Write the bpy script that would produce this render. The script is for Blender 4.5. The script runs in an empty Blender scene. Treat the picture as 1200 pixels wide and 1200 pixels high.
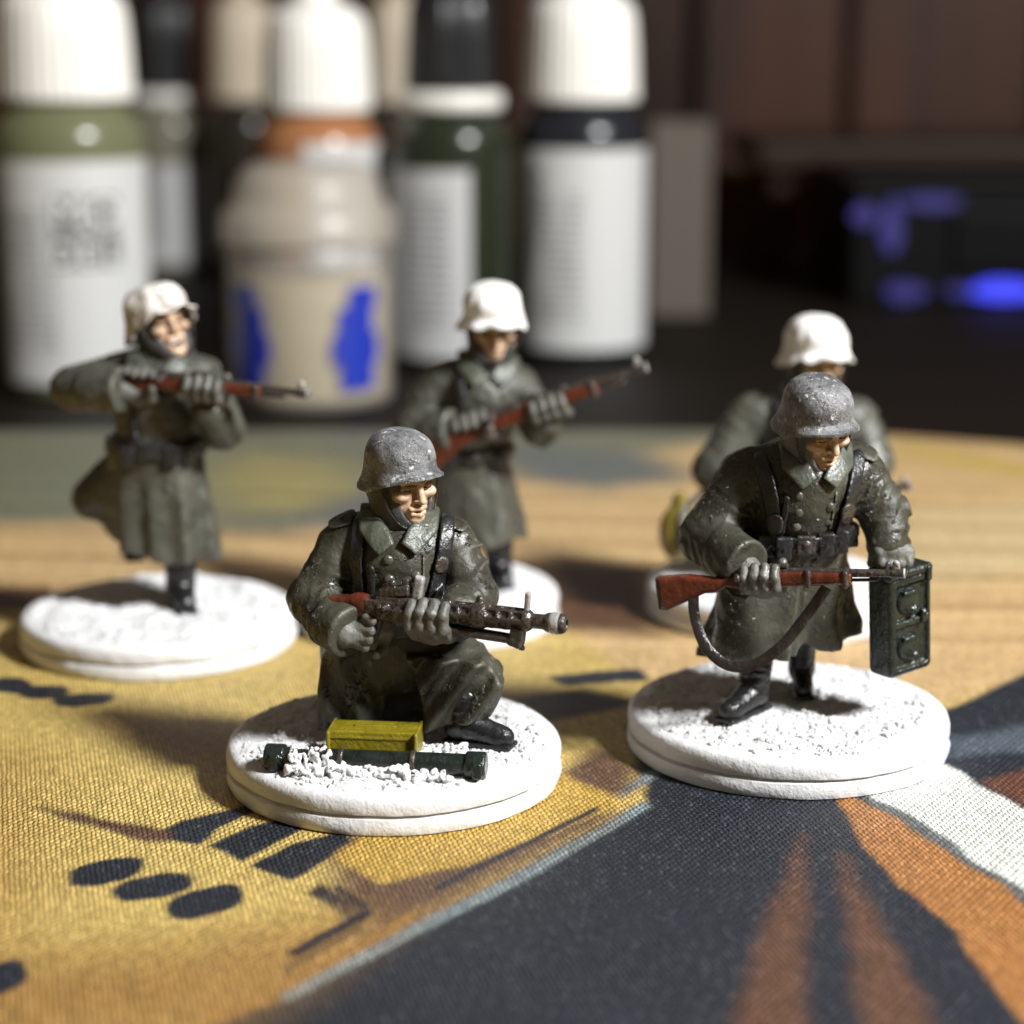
import bpy, bmesh, math, random
import numpy as np
from mathutils import Vector, Matrix, noise

# ------------------------------------------------------------------ camera, world, lamp, exposure
S = 0.001                      # everything is drawn in millimetres, true size
sc = bpy.context.scene
col = sc.collection
cam_d = bpy.data.cameras.new('camera'); cam = bpy.data.objects.new('camera', cam_d); col.objects.link(cam)
cam.location = (0, 0, 55.9*S)
cam.rotation_euler = (math.radians(90-13.13), 0, 0)
cam_d.sensor_width = 36; cam_d.lens = 72
cam_d.clip_start = 0.01; cam_d.clip_end = 20
cam_d.dof.use_dof = True; cam_d.dof.focus_distance = 0.1505; cam_d.dof.aperture_fstop = 22.5
sc.camera = cam
world = bpy.data.worlds.new('World'); sc.world = world; world.use_nodes = True
bg = world.node_tree.nodes['Background']; bg.inputs[0].default_value = (1.0, 0.80, 0.58, 1); bg.inputs[1].default_value = 0.14

lamp_d = bpy.data.lights.new('desk_lamp', 'AREA'); lamp_d.shape = 'DISK'; lamp_d.size = 80*S; lamp_d.energy = 5.5
lamp_d.color = (0.985, 0.995, 1.0)
lamp = bpy.data.objects.new('desk_lamp', lamp_d); col.objects.link(lamp)
lp = Vector((7, 165, 10)) + Vector((.62, -.42, .66)).normalized()*440
lamp.location = lp*S
lamp.rotation_euler = (Vector((5, 190, 10)) - lp).to_track_quat('-Z', 'Y').to_euler()

sc.view_settings.view_transform = 'Standard'; sc.view_settings.look = 'None'
sc.view_settings.gamma = 1; sc.view_settings.exposure = 0.0
sc.cycles.use_denoising = True
sc.cycles.max_bounces = 8
sc.cycles.caustics_reflective = False; sc.cycles.caustics_refractive = False

# ------------------------------------------------------------------ small helpers
def tag(o, label=None, cat=None, group=None, kind=None):
    if label: o['label'] = label
    if cat: o['category'] = cat
    if group: o['group'] = group
    if kind: o['kind'] = kind
    return o

def empty(name, loc=(0, 0, 0), parent=None):
    o = bpy.data.objects.new(name, None); col.objects.link(o)
    o.empty_display_size = .005
    o.location = Vector(loc)*S
    if parent: o.parent = parent
    return o

def mesh_obj(name, V, Fc, mat, parent=None, smooth=True, M=None):
    """V in mm (n,3); Fc an (m,4) int array or a list of faces"""
    V = np.asarray(V, dtype=np.float64); auto = False
    if M is not None:
        A = np.array(M)
        V = V @ A[:3, :3].T + A[:3, 3]
    me = bpy.data.meshes.new(name)
    if isinstance(Fc, np.ndarray):
        n = len(Fc); k = Fc.shape[1]
        me.vertices.add(len(V)); me.vertices.foreach_set('co', (V*S).astype(np.float32).ravel())
        me.loops.add(n*k); me.loops.foreach_set('vertex_index', Fc.astype(np.int32).ravel())
        me.polygons.add(n)
        me.polygons.foreach_set('loop_start', np.arange(0, n*k, k, dtype=np.int32))
        me.update(calc_edges=True); me.validate()
    else:
        me.from_pydata([tuple(v) for v in V*S], [], [tuple(f) for f in Fc])
        me.update(); auto = smooth
    if smooth:
        me.polygons.foreach_set('use_smooth', np.ones(len(me.polygons), dtype=bool))
    if auto: me.set_sharp_from_angle(angle=math.radians(50))
    if mat: me.materials.append(mat)
    o = bpy.data.objects.new(name, me); col.objects.link(o)
    if parent: o.parent = parent
    return o

def rotm(yaw=0, pitch=0, roll=0):
    return Matrix.Rotation(math.radians(yaw), 4, 'Z') @ Matrix.Rotation(math.radians(pitch), 4, 'X') @ Matrix.Rotation(math.radians(roll), 4, 'Y')

def frame(origin, fwd, up=(0, 0, 1)):
    """matrix whose local X runs along fwd and local Z towards up"""
    x = Vector(fwd).normalized(); u = Vector(up)
    y = u.cross(x).normalized(); z = x.cross(y)
    return Matrix(((x.x, y.x, z.x, origin[0]), (x.y, y.y, z.y, origin[1]), (x.z, y.z, z.z, origin[2]), (0, 0, 0, 1)))

# ------------------------------------------------------------------ signed-distance sculpting
f32 = np.float32
def smin(a, b, k):
    if k <= 0: return np.minimum(a, b)
    h = np.clip(k - np.abs(a-b), 0, None)/k
    return np.minimum(a, b) - h*h*k*.25

class Prim:
    def __init__(s, fn, lo, hi): s.fn = fn; s.lo = np.array(lo, float); s.hi = np.array(hi, float)

def cone(a, b, ra, rb, wr=None):
    a = np.array(a, float); b = np.array(b, float); ab = b-a; L2 = float(ab@ab)+1e-9
    def fn(X, Y, Z):
        px, py, pz = X-f32(a[0]), Y-f32(a[1]), Z-f32(a[2])
        t = np.clip((px*f32(ab[0])+py*f32(ab[1])+pz*f32(ab[2]))/f32(L2), 0, 1)
        d = np.sqrt((px-t*f32(ab[0]))**2+(py-t*f32(ab[1]))**2+(pz-t*f32(ab[2]))**2)
        r = f32(ra)+t*f32(rb-ra)
        if wr:
            amp, wl, vec, ph = wr
            w = np.sin(f32(2*math.pi/wl)*(t*f32(math.sqrt(L2)) + X*f32(vec[0])+Y*f32(vec[1])+Z*f32(vec[2])) + f32(ph) + f32(.9)*np.sin(X*f32(1.3)+Z*f32(1.7)))
            am = f32(amp)*(f32(.55)+f32(.5)*np.sin(X*f32(.9)+Y*f32(1.2)-Z*f32(.8)+f32(ph*2)))
            r = r + am*((1-np.abs(w))*f32(1.7) - f32(.6))
        return d - r
    m = max(ra, rb)+(wr[0]*2 if wr else 0)
    return Prim(fn, np.minimum(a, b)-m, np.maximum(a, b)+m)

def ell(c, r, R=None):
    c = np.array(c, float); r = np.array(r, float)
    Ri = np.array(R.to_3x3()).T if R is not None else None
    def fn(X, Y, Z):
        p = [X-f32(c[0]), Y-f32(c[1]), Z-f32(c[2])]
        if Ri is not None:
            p = [p[0]*f32(Ri[i, 0])+p[1]*f32(Ri[i, 1])+p[2]*f32(Ri[i, 2]) for i in range(3)]
        q = [p[i]/f32(r[i]) for i in range(3)]
        k0 = np.sqrt(q[0]**2+q[1]**2+q[2]**2)
        k1 = np.sqrt((q[0]/f32(r[0]))**2+(q[1]/f32(r[1]))**2+(q[2]/f32(r[2]))**2)+f32(1e-6)
        return k0*(k0-1)/k1
    m = r if R is None else np.full(3, r.max())
    return Prim(fn, c-m, c+m)

def box(c, hf, R=None, rd=.15):
    c = np.array(c, float); hf = np.array(hf, float)
    Ri = np.array(R.to_3x3()).T if R is not None else None
    def fn(X, Y, Z):
        p = [X-f32(c[0]), Y-f32(c[1]), Z-f32(c[2])]
        if Ri is not None:
            p = [p[0]*f32(Ri[i, 0])+p[1]*f32(Ri[i, 1])+p[2]*f32(Ri[i, 2]) for i in range(3)]
        q = [np.abs(p[i])-f32(hf[i]-rd) for i in range(3)]
        o = np.sqrt(sum(np.maximum(v, 0)**2 for v in q))
        return o + np.minimum(np.maximum(q[0], np.maximum(q[1], q[2])), 0) - f32(rd)
    m = hf if R is None else np.full(3, np.linalg.norm(hf))
    return Prim(fn, c-m, c+m)

def cyl(a, b, r, rd=.1):
    a = np.array(a, float); b = np.array(b, float); L = float(np.linalg.norm(b-a)); n = (b-a)/L; c = (a+b)/2
    def fn(X, Y, Z):
        px, py, pz = X-f32(c[0]), Y-f32(c[1]), Z-f32(c[2])
        t = px*f32(n[0])+py*f32(n[1])+pz*f32(n[2])
        q = np.sqrt(np.maximum(px*px+py*py+pz*pz-t*t, 0))-f32(r-rd); w = np.abs(t)-f32(L/2-rd)
        return np.minimum(np.maximum(q, w), 0)+np.sqrt(np.maximum(q, 0)**2+np.maximum(w, 0)**2)-f32(rd)
    return Prim(fn, np.minimum(a, b)-r, np.maximum(a, b)+r)

def poly2(P, U, V):
    """2-D polygon distance"""
    P = np.array(P, float); n = len(P)
    d = None; s = None
    for i in range(n):
        a = P[i]; b = P[i-1]; e = b-a
        wx, wy = U-f32(a[0]), V-f32(a[1])
        t = np.clip((wx*f32(e[0])+wy*f32(e[1]))/f32(e@e+1e-9), 0, 1)
        dd = (wx-t*f32(e[0]))**2+(wy-t*f32(e[1]))**2
        c1 = V >= f32(a[1]); c2 = V < f32(b[1]); c3 = (f32(e[0])*wy) > (f32(e[1])*wx)
        fl = np.where((c1 & c2 & c3) | (~c1 & ~c2 & ~c3), -1, 1).astype(f32)
        d = dd if d is None else np.minimum(d, dd); s = fl if s is None else s*fl
    return s*np.sqrt(d)

def prism(P, half, rd=.15, y0=0., fold=None):
    """side profile (x,z) extruded along y; fold = hanging pleats (depth, wavelength, slant, phase) on its faces"""
    A = np.array(P, float)
    def fn(X, Y, Z):
        d = poly2(P, X, Z)+f32(rd); w = np.abs(Y-f32(y0))-f32(half-rd)
        if fold: w = w+f32(fold[0])*np.sin((X+Z*f32(fold[2]))*f32(6.283/fold[1])+f32(fold[3]))
        d, w = np.broadcast_arrays(d, w)
        return np.minimum(np.maximum(d, w), 0)+np.sqrt(np.maximum(d, 0)**2+np.maximum(w, 0)**2)-f32(rd)
    return Prim(fn, (A[:, 0].min(), y0-half-.4, A[:, 1].min()), (A[:, 0].max(), y0+half+.4, A[:, 1].max()))

class Vol:
    def __init__(s, lo, hi, h):
        s.lo = np.array(lo, float); s.h = h
        n = np.ceil((np.array(hi, float)-s.lo)/h).astype(int)+1
        s.n = n; s.D = np.full(n, 9, f32)
        s.ax = [(s.lo[i]+np.arange(n[i])*h).astype(f32) for i in range(3)]
    def sl(s, lo, hi, m):
        a = np.clip(np.floor((np.array(lo)-m-s.lo)/s.h).astype(int), 0, s.n-1)
        b = np.clip(np.ceil((np.array(hi)+m-s.lo)/s.h).astype(int)+1, 1, s.n)
        return tuple(slice(int(a[i]), int(b[i])) for i in range(3))
    def xyz(s, q):
        return (s.ax[0][q[0]][:, None, None], s.ax[1][q[1]][None, :, None], s.ax[2][q[2]][None, None, :])
    def add(s, p, k=.4, m=1.0):
        q = s.sl(p.lo, p.hi, m+k); d = p.fn(*s.xyz(q))
        s.D[q] = smin(s.D[q], d.astype(f32), k); return s
    def cut(s, p, k=.2):
        q = s.sl(p.lo, p.hi, .3+k); d = p.fn(*s.xyz(q))
        s.D[q] = -smin(-s.D[q], d.astype(f32), k); return s
    def rough(s, amp, wl, seed=0):
        rs = np.random.RandomState(seed); X, Y, Z = s.xyz((slice(None),)*3)
        acc = np.zeros(s.n, f32)
        for i in range(5):
            v = rs.normal(size=3); v = v/np.linalg.norm(v)*2*math.pi/(wl*rs.uniform(.6, 1.6))
            acc += np.sin(X*f32(v[0])+Y*f32(v[1])+Z*f32(v[2])+f32(rs.uniform(0, 6)))
        s.D += acc*f32(amp/2.2); return s
    def shell(s, region, off, th, box_lo, box_hi):
        q = s.sl(box_lo, box_hi, .6)
        d = np.abs(s.D[q]-f32(off))-f32(th)
        r = region(*s.xyz(q))
        d, r = np.broadcast_arrays(d, r)
        rd = f32(.12)
        e = np.minimum(np.maximum(d+rd, r+rd), 0)+np.sqrt(np.maximum(d+rd, 0)**2+np.maximum(r+rd, 0)**2)-rd
        v = Vol.__new__(Vol); v.D = e.astype(f32); v.h = s.h
        v.lo = s.lo+np.array([q[i].start for i in range(3)])*s.h; return v
    def front(s, x, z, back=False):
        """first surface met coming from -y"""
        i = int(round((x-s.lo[0])/s.h)); k = int(round((z-s.lo[2])/s.h))
        i = min(max(i, 0), s.n[0]-1); k = min(max(k, 0), s.n[2]-1)
        c = s.D[i, :, k]; w = np.where(c < 0)[0]
        return None if len(w) == 0 else float(s.lo[1]+w[0]*s.h)
    def mesh(s):
        D = np.clip(s.D, -2*s.h, 2*s.h)
        D = np.pad(D, 1, constant_values=2*s.h); lo = s.lo-s.h
        I = (D < 0)
        c = I[:-1, :-1, :-1].astype(np.int8)
        tot = np.zeros_like(c)
        for a in (0, 1):
            for b in (0, 1):
                for d in (0, 1):
                    tot += I[a:I.shape[0]-1+a, b:I.shape[1]-1+b, d:I.shape[2]-1+d]
        act = (tot > 0) & (tot < 8)
        idx = np.argwhere(act)
        im = np.full(act.shape, -1, np.int32); im[act] = np.arange(len(idx))
        cv = {}
        for a in (0, 1):
            for b in (0, 1):
                for d in (0, 1):
                    cv[(a, b, d)] = D[idx[:, 0]+a, idx[:, 1]+b, idx[:, 2]+d]
        P = np.zeros((len(idx), 3)); N = np.zeros(len(idx))
        for A in cv:
            for ax in range(3):
                if A[ax]: continue
                B = list(A); B[ax] = 1; B = tuple(B)
                va, vb = cv[A], cv[B]; m = (va < 0) != (vb < 0)
                t = np.where(m, va/np.where(m, va-vb, 1), 0)
                for j in range(3):
                    P[:, j] += np.where(m, A[j]+(t if j == ax else 0), 0)
                N += m
        V = lo+(idx+P/N[:, None])*s.h
        Q = []
        for ax in range(3):
            n = list(D.shape)
            a0 = [slice(None)]*3; a1 = [slice(None)]*3
            a0[ax] = slice(0, n[ax]-1); a1[ax] = slice(1, n[ax])
            ch = I[tuple(a0)] != I[tuple(a1)]
            e = np.argwhere(ch); u, w = (ax+1) % 3, (ax+2) % 3
            e = e[(e[:, u] > 0) & (e[:, w] > 0) & (e[:, u] < n[u]-1) & (e[:, w] < n[w]-1)]
            ins = I[e[:, 0], e[:, 1], e[:, 2]]
            def g(du, dw):
                k = e.copy(); k[:, u] += du; k[:, w] += dw
                return im[k[:, 0], k[:, 1], k[:, 2]]
            q = np.stack([g(-1, -1), g(0, -1), g(0, 0), g(-1, 0)], 1)
            q[~ins] = q[~ins][:, ::-1]
            Q.append(q)
        return V, np.concatenate(Q)

def sculpt(prims, h, pad=.6, rough=None):
    """prims: (prim, k) unions or (prim, k, 'cut')"""
    adds = [p[0] for p in prims if len(p) < 3]
    lo = np.min([p.lo for p in adds], 0)-pad; hi = np.max([p.hi for p in adds], 0)+pad
    v = Vol(lo, hi, h)
    for p in prims:
        if len(p) < 3: v.add(p[0], p[1])
        else: v.cut(p[0], p[1])
    if rough: v.rough(*rough)
    return v

def sdf_obj(name, prims, h, mat, parent, M=None, rough=None):
    V, Q = sculpt(prims, h, rough=rough).mesh()
    return mesh_obj(name, V, Q, mat, parent, M=M)

def lathe(prof, n=48, rib=None):
    """prof list of (r,z) from bottom to top; rib(z_index, theta) -> radius factor"""
    V = []; Fc = []
    for j, (r, z) in enumerate(prof):
        for i in range(n):
            t = 2*math.pi*i/n; k = rib(j, t, i) if rib else 1
            V.append((r*k*math.cos(t), r*k*math.sin(t), z))
    for j in range(len(prof)-1):
        for i in range(n):
            a = j*n+i; b = j*n+(i+1) % n
            Fc.append((a, b, b+n, a+n))
    Fc.append(tuple(range(n))[::-1]); Fc.append(tuple((len(prof)-1)*n+i for i in range(n)))
    return V, Fc

def catmull(P, n=8):
    P = [Vector(p) for p in P]; P = [P[0]*2-P[1]]+P+[P[-1]*2-P[-2]]; out = []
    for i in range(1, len(P)-2):
        for k in range(n):
            t = k/n
            out.append(.5*((2*P[i])+(P[i+1]-P[i-1])*t+(2*P[i-1]-5*P[i]+4*P[i+1]-P[i+2])*t*t+(-P[i-1]+3*P[i]-3*P[i+1]+P[i+2])*t**3))
    out.append(P[-2]); return out

def ribbon(path, w, t, face):
    """strap of rectangular section swept along path; face = direction its broad side looks"""
    P = catmull(path); V = []; Fc = []; fd = Vector(face).normalized()
    sec = [(-.5, -.35), (-.42, -.5), (.42, -.5), (.5, -.35), (.5, .35), (.42, .5), (-.42, .5), (-.5, .35)]; m = len(sec)
    for i, p in enumerate(P):
        tn = (P[min(i+1, len(P)-1)]-P[max(i-1, 0)]).normalized()
        nb = (fd-tn*fd.dot(tn)).normalized(); ww = tn.cross(nb).normalized()
        for a, b in sec: V.append(p+ww*a*w+nb*b*t)
    for i in range(len(P)-1):
        for k in range(m):
            Fc.append((i*m+k, i*m+(k+1) % m, (i+1)*m+(k+1) % m, (i+1)*m+k))
    Fc.append(tuple(range(m))[::-1]); Fc.append(tuple((len(P)-1)*m+k for k in range(m)))
    return V, Fc

# ------------------------------------------------------------------ materials
class NT:
    def __init__(s, name, **kw):
        s.m = bpy.data.materials.new(name); s.m.use_nodes = True; s.t = s.m.node_tree; s.N = s.t.nodes; s.L = s.t.links
        s.b = s.N['Principled BSDF']; s.set(**kw)
        tc = s.N.new('ShaderNodeTexCoord'); vm = s.N.new('ShaderNodeVectorMath'); vm.operation = 'SCALE'; vm.inputs['Scale'].default_value = 1000
        s.L.new(tc.outputs['Object'], vm.inputs[0]); s.mm = vm.outputs[0]
    def set(s, **kw):
        for k, v in kw.items():
            i = s.b.inputs[k.replace('_', ' ')]
            if isinstance(v, bpy.types.NodeSocket): s.L.new(v, i)
            else: i.default_value = (*v, 1) if isinstance(v, tuple) and len(v) == 3 and i.type == 'RGBA' else v
        return s
    def noise(s, scale, detail=3, rough=.55, vec=None, dist=0):
        n = s.N.new('ShaderNodeTexNoise'); n.inputs['Scale'].default_value = scale; n.inputs['Detail'].default_value = detail
        n.inputs['Roughness'].default_value = rough; n.inputs['Distortion'].default_value = dist
        s.L.new(vec or s.mm, n.inputs['Vector']); return n.outputs['Fac']
    def voro(s, scale, feat='F1', vec=None):
        n = s.N.new('ShaderNodeTexVoronoi'); n.feature = feat; n.inputs['Scale'].default_value = scale
        s.L.new(vec or s.mm, n.inputs['Vector']); return n.outputs['Distance']
    def ramp(s, fac, stops):
        r = s.N.new('ShaderNodeValToRGB'); e = r.color_ramp.elements
        while len(e) < len(stops): e.new(.5)
        for i, (p, c) in enumerate(stops):
            e[i].position = p; e[i].color = (*c, 1) if isinstance(c, tuple) else (c, c, c, 1)
        s.L.new(fac, r.inputs[0]); return r.outputs[0]
    def mix(s, fac, a, b, mode='MIX'):
        m = s.N.new('ShaderNodeMix'); m.data_type = 'RGBA'; m.blend_type = mode
        for sock, v in ((m.inputs['Factor'], fac), (m.inputs[6], a), (m.inputs[7], b)):
            if isinstance(v, bpy.types.NodeSocket): s.L.new(v, sock)
            elif sock.type == 'RGBA': sock.default_value = (*v, 1) if isinstance(v, tuple) else (v, v, v, 1)
            else: sock.default_value = v
        return m.outputs[2]
    def math(s, op, a, b=0.):
        m = s.N.new('ShaderNodeMath'); m.operation = op
        for i, v in enumerate((a, b)):
            if isinstance(v, bpy.types.NodeSocket): s.L.new(v, m.inputs[i])
            else: m.inputs[i].default_value = v
        return m.outputs[0]
    def mapr(s, vec, scale=(1, 1, 1), rot=(0, 0, 0)):
        m = s.N.new('ShaderNodeMapping'); m.inputs['Scale'].default_value = scale; m.inputs['Rotation'].default_value = rot
        s.L.new(vec, m.inputs[0]); return m.outputs[0]
    def sep(s, vec):
        m = s.N.new('ShaderNodeSeparateXYZ'); s.L.new(vec, m.inputs[0]); return m.outputs
    def bump(s, hgt, dist, strength=1.0, prev=None):
        b = s.N.new('ShaderNodeBump'); b.inputs['Distance'].default_value = dist*S; b.inputs['Strength'].default_value = strength
        s.L.new(hgt, b.inputs['Height'])
        if prev: s.L.new(prev, b.inputs['Normal'])
        s.L.new(b.outputs[0], s.b.inputs['Normal']); return b.outputs[0]

def painted(name, c0, c1, rough=.5, gloss=.18, patch=.62, nscale=.9, bump=.05, chips=None, spec=.5):
    """brush-painted plastic: uneven pigment, glossy varnish patches, slight brush relief"""
    t = NT(name)
    c = t.mix(t.ramp(t.noise(nscale, 4), [(.3, 0.), (.7, 1.)]), c0, c1)
    if chips:
        c = t.mix(t.ramp(t.noise(2.6, 5, .7), [(chips[1], 0.), (chips[1]+.07, 1.)]), c, chips[0])
    g = t.ramp(t.noise(.55, 2), [(patch-.08, rough), (patch+.06, gloss)])
    t.set(Base_Color=c, Roughness=g, Specular_IOR_Level=spec)
    n = t.bump(t.noise(3.2, 4, .6), bump)
    t.bump(t.noise(.8, 3), bump*2.5, prev=n)
    return t.m

def coat_mat(name, c0, c1, edge):
    """matt cloth colour, paler paint dragged over the raised edges, crusts of glossy flock glue with painted-in glints"""
    t = NT(name)
    c = t.mix(t.ramp(t.noise(.35, 4), [(.3, 0.), (.7, 1.)]), c0, c1)
    c = t.mix(t.math('MULTIPLY', t.ramp(t.noise(1.6, 4, .7), [(.45, 0.), (.75, 1.)]), .5), c, c1)
    geo = t.N.new('ShaderNodeNewGeometry')
    dry = t.math('MULTIPLY', t.ramp(geo.outputs['Pointiness'], [(.515, 0.), (.57, 1.)]), t.ramp(t.noise(1.1, 4, .7), [(.35, .15), (.65, 1.)]))
    c = t.mix(t.math('MULTIPLY', dry, .8), c, edge)
    wet = t.ramp(t.noise(.26, 3, .6), [(.49, 0.), (.57, 1.)])
    fleck = t.math('MULTIPLY', wet, t.ramp(t.noise(2.0, 4, .7), [(.55, 0.), (.63, 1.)]))
    spot = t.ramp(t.noise(3.1, 2, .5), [(.735, 0.), (.76, 1.)])
    c = t.mix(t.math('MULTIPLY', fleck, .22), c, (.34, .34, .32)); c = t.mix(t.math('MULTIPLY', spot, .7), c, (.5, .5, .48))  # fleck paints bright glints onto the crusts; spot adds pale specks
    t.set(Base_Color=c, Roughness=t.mix(fleck, t.mix(wet, .48, .30), .12), Specular_IOR_Level=.42)
    n = t.bump(t.noise(3.4, 4, .65), .045)
    n = t.bump(t.noise(.9, 3), .16, prev=n)
    n = t.bump(fleck, .4, prev=n); n = t.bump(spot, .25, prev=n)
    return t.m

M = {}
M['coat'] = coat_mat('coat_paint', (.024, .0235, .016), (.052, .050, .035), (.15, .147, .108))
M['coat2'] = coat_mat('coat_paint_pale', (.040, .041, .031), (.075, .075, .057), (.16, .16, .13))
M['trim'] = painted('collar_paint', (.050, .056, .040), (.078, .084, .062), .42, .2)
M['glove'] = painted('glove_paint', (.062, .062, .052), (.115, .112, .095), .55, .35)
M['toque'] = painted('toque_paint', (.03, .032, .03), (.055, .056, .052), .55, .3)
M['toque2'] = painted('toque_paint_grey', (.075, .075, .073), (.12, .12, .117), .55, .3)
M['skin'] = painted('skin_paint', (.34, .205, .12), (.60, .43, .29), .45, .3, nscale=1.6, bump=.02)
M['eye'] = painted('eye_paint', (.02, .012, .01), (.035, .02, .015), .35, .2)
M['hair'] = painted('brow_paint', (.09, .045, .025), (.14, .075, .045), .5, .3)
M['teeth'] = painted('teeth_paint', (.55, .5, .4), (.62, .57, .48), .3, .2)
M['lip'] = painted('lip_paint', (.30, .12, .085), (.38, .17, .12), .35, .2)
M['black'] = painted('leather_paint', (.008, .008, .009), (.02, .02, .021), .35, .12)
M['boot'] = painted('boot_paint', (.007, .007, .008), (.016, .016, .017), .3, .1)
M['wood'] = painted('stock_paint', (.055, .012, .006), (.11, .026, .011), .26, .12, nscale=1.4)
M['metal'] = painted('gunmetal_paint', (.018, .015, .013), (.06, .048, .038), .3, .15, nscale=2.2, chips=((.22, .19, .16), .66), bump=.08)
M['steel'] = painted('steel_paint', (.20, .19, .18), (.38, .37, .36), .25, .15)
M['green'] = painted('green_tin_paint', (.006, .009, .0075), (.017, .022, .018), .28, .1, bump=.06)
M['yellow'] = painted('yellow_tin_paint', (.13, .105, .005), (.21, .17, .012), .38, .2, bump=.05)
M['brass'] = painted('olive_flask_paint', (.11, .085, .012), (.2, .15, .025), .3, .12)
M['sling'] = painted('sling_paint', (.010, .008, .007), (.024, .018, .016), .3, .12)
M['button'] = painted('button_paint', (.045, .047, .038), (.085, .087, .072), .28, .15)

def helmet_worn():
    t = NT('whitewashed_helmet_paint')
    c = t.mix(t.ramp(t.noise(.7, 5, .65), [(.35, 0.), (.65, 1.)]), (.07, .07, .074), (.20, .20, .206))
    c = t.mix(t.ramp(t.noise(1.3, 5, .72), [(.57, 0.), (.66, 1.)]), c, (.58, .58, .56))
    c = t.mix(t.ramp(t.noise(1.6, 4, .7), [(.57, 0.), (.66, 1.)]), c, (.04, .042, .04))
    t.set(Base_Color=c, Roughness=t.ramp(t.noise(.8, 3), [(.4, .5), (.6, .22)]))
    t.bump(t.noise(1.8, 5, .7), .2); return t.m
M['helmet'] = helmet_worn()
def helmet_white():
    t = NT('white_helmet_cover_paint')
    c = t.mix(t.ramp(t.noise(.5, 4), [(.3, 0.), (.7, 1.)]), (.60, .585, .55), (.80, .79, .77))
    t.set(Base_Color=c, Roughness=.55); t.bump(t.noise(1.4, 4), .12); return t.m
M['helmet_white'] = helmet_white()
M['helmet_cream'] = painted('cream_helmet_paint', (.42, .37, .32), (.74, .71, .68), .5, .3, nscale=.55, bump=.1, chips=((.10, .085, .07), .60))
def rim_mat():
    t = NT('white_base_paint')
    c = t.mix(t.ramp(t.noise(.35, 5, .65), [(.35, 0.), (.75, 1.)]), (.66, .66, .66), (.57, .57, .565))
    c = t.mix(t.ramp(t.noise(1.7, 4, .75), [(.66, 0.), (.74, 1.)]), c, (.34, .33, .31))
    t.set(Base_Color=c, Roughness=.42, Specular_IOR_Level=.4)
    n = t.bump(t.noise(.9, 4), .12); t.bump(t.noise(4, 3, .6), .05, prev=n); return t.m
M['rim'] = rim_mat()
def snow_mat():
    t = NT('snow_flock')
    c = t.mix(t.ramp(t.noise(.4, 4, .6), [(.3, 0.), (.75, 1.)]), (.88, .88, .885), (.80, .80, .80))
    t.set(Base_Color=c, Roughness=.6, Subsurface_Weight=.3, Subsurface_Radius=(1, 1, 1), Subsurface_Scale=.3*S)
    n = t.bump(t.noise(2.8, 5, .75), .4); t.bump(t.noise(8.0, 3, .7), .06, prev=n); return t.m
M['snow'] = snow_mat()

# ------------------------------------------------------------------ the setting: desk, wall of boards, printed mat
def grid_plane(name, xs, ys, z, mat, parent=None):
    X, Y = np.meshgrid(xs, ys, indexing='ij'); nx, ny = X.shape
    V = np.stack([X.ravel(), Y.ravel(), np.full(X.size, z)], 1)
    i = (np.arange(nx-1)[:, None]*ny+np.arange(ny-1)[None, :]).ravel()
    return V, np.stack([i, i+ny, i+ny+1, i+1], 1)

def cbox(name, lo, hi, mat, parent=None, bev=.6, M=None):
    bm = bmesh.new(); bmesh.ops.create_cube(bm, size=1)
    c = [(a+b)/2 for a, b in zip(lo, hi)]; d = [b-a for a, b in zip(lo, hi)]
    for v in bm.verts: v.co = Vector([c[i]+v.co[i]*d[i] for i in range(3)])
    if bev: bmesh.ops.bevel(bm, geom=bm.edges[:], offset=bev, segments=2, affect='EDGES', profile=.6)
    V = [v.co.copy() for v in bm.verts]; bm.verts.index_update(); Fc = [[v.index for v in f.verts] for f in bm.faces]; bm.free()
    return mesh_obj(name, V, Fc, mat, parent, smooth=False, M=M)

t = NT('dark_desk_wood')
c = t.mix(t.noise(.02, 4, vec=t.mapr(t.mm, (.15, 2, 1))), (.004, .003, .002), (.010, .007, .0045))
t.set(Base_Color=c, Roughness=.6, Specular_IOR_Level=.12); t.bump(t.noise(.05, 3, vec=t.mapr(t.mm, (.2, 4, 1))), .1)
desk = cbox('desk', (-420, -60, -32), (420, 585, -2.2), t.m, bev=1.5); tag(desk, kind='structure')

t = NT('brown_board_wood')
c = t.mix(t.ramp(t.noise(.012, 4, vec=t.mapr(t.mm, (3, 1, .5))), [(.3, 0.), (.7, 1.)]), (.010, .0034, .0012), (.060, .020, .007))
t.set(Base_Color=c, Roughness=.5, Specular_IOR_Level=.2); t.bump(t.noise(.05, 3, vec=t.mapr(t.mm, (4, 1, .3))), .4)
wall = cbox('wall', (-520, 640, -120), (520, 650, 420), t.m, bev=0); tag(wall, kind='structure')
rnd = random.Random(4)
x = -430
while x < 430:
    w = rnd.choice((46, 58, 70)); d = rnd.uniform(6, 14)
    cbox('plank', (x, 640-d, -118), (x+w-3, 639.5, 400), t.m, wall, bev=1.2); x += w

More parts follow.
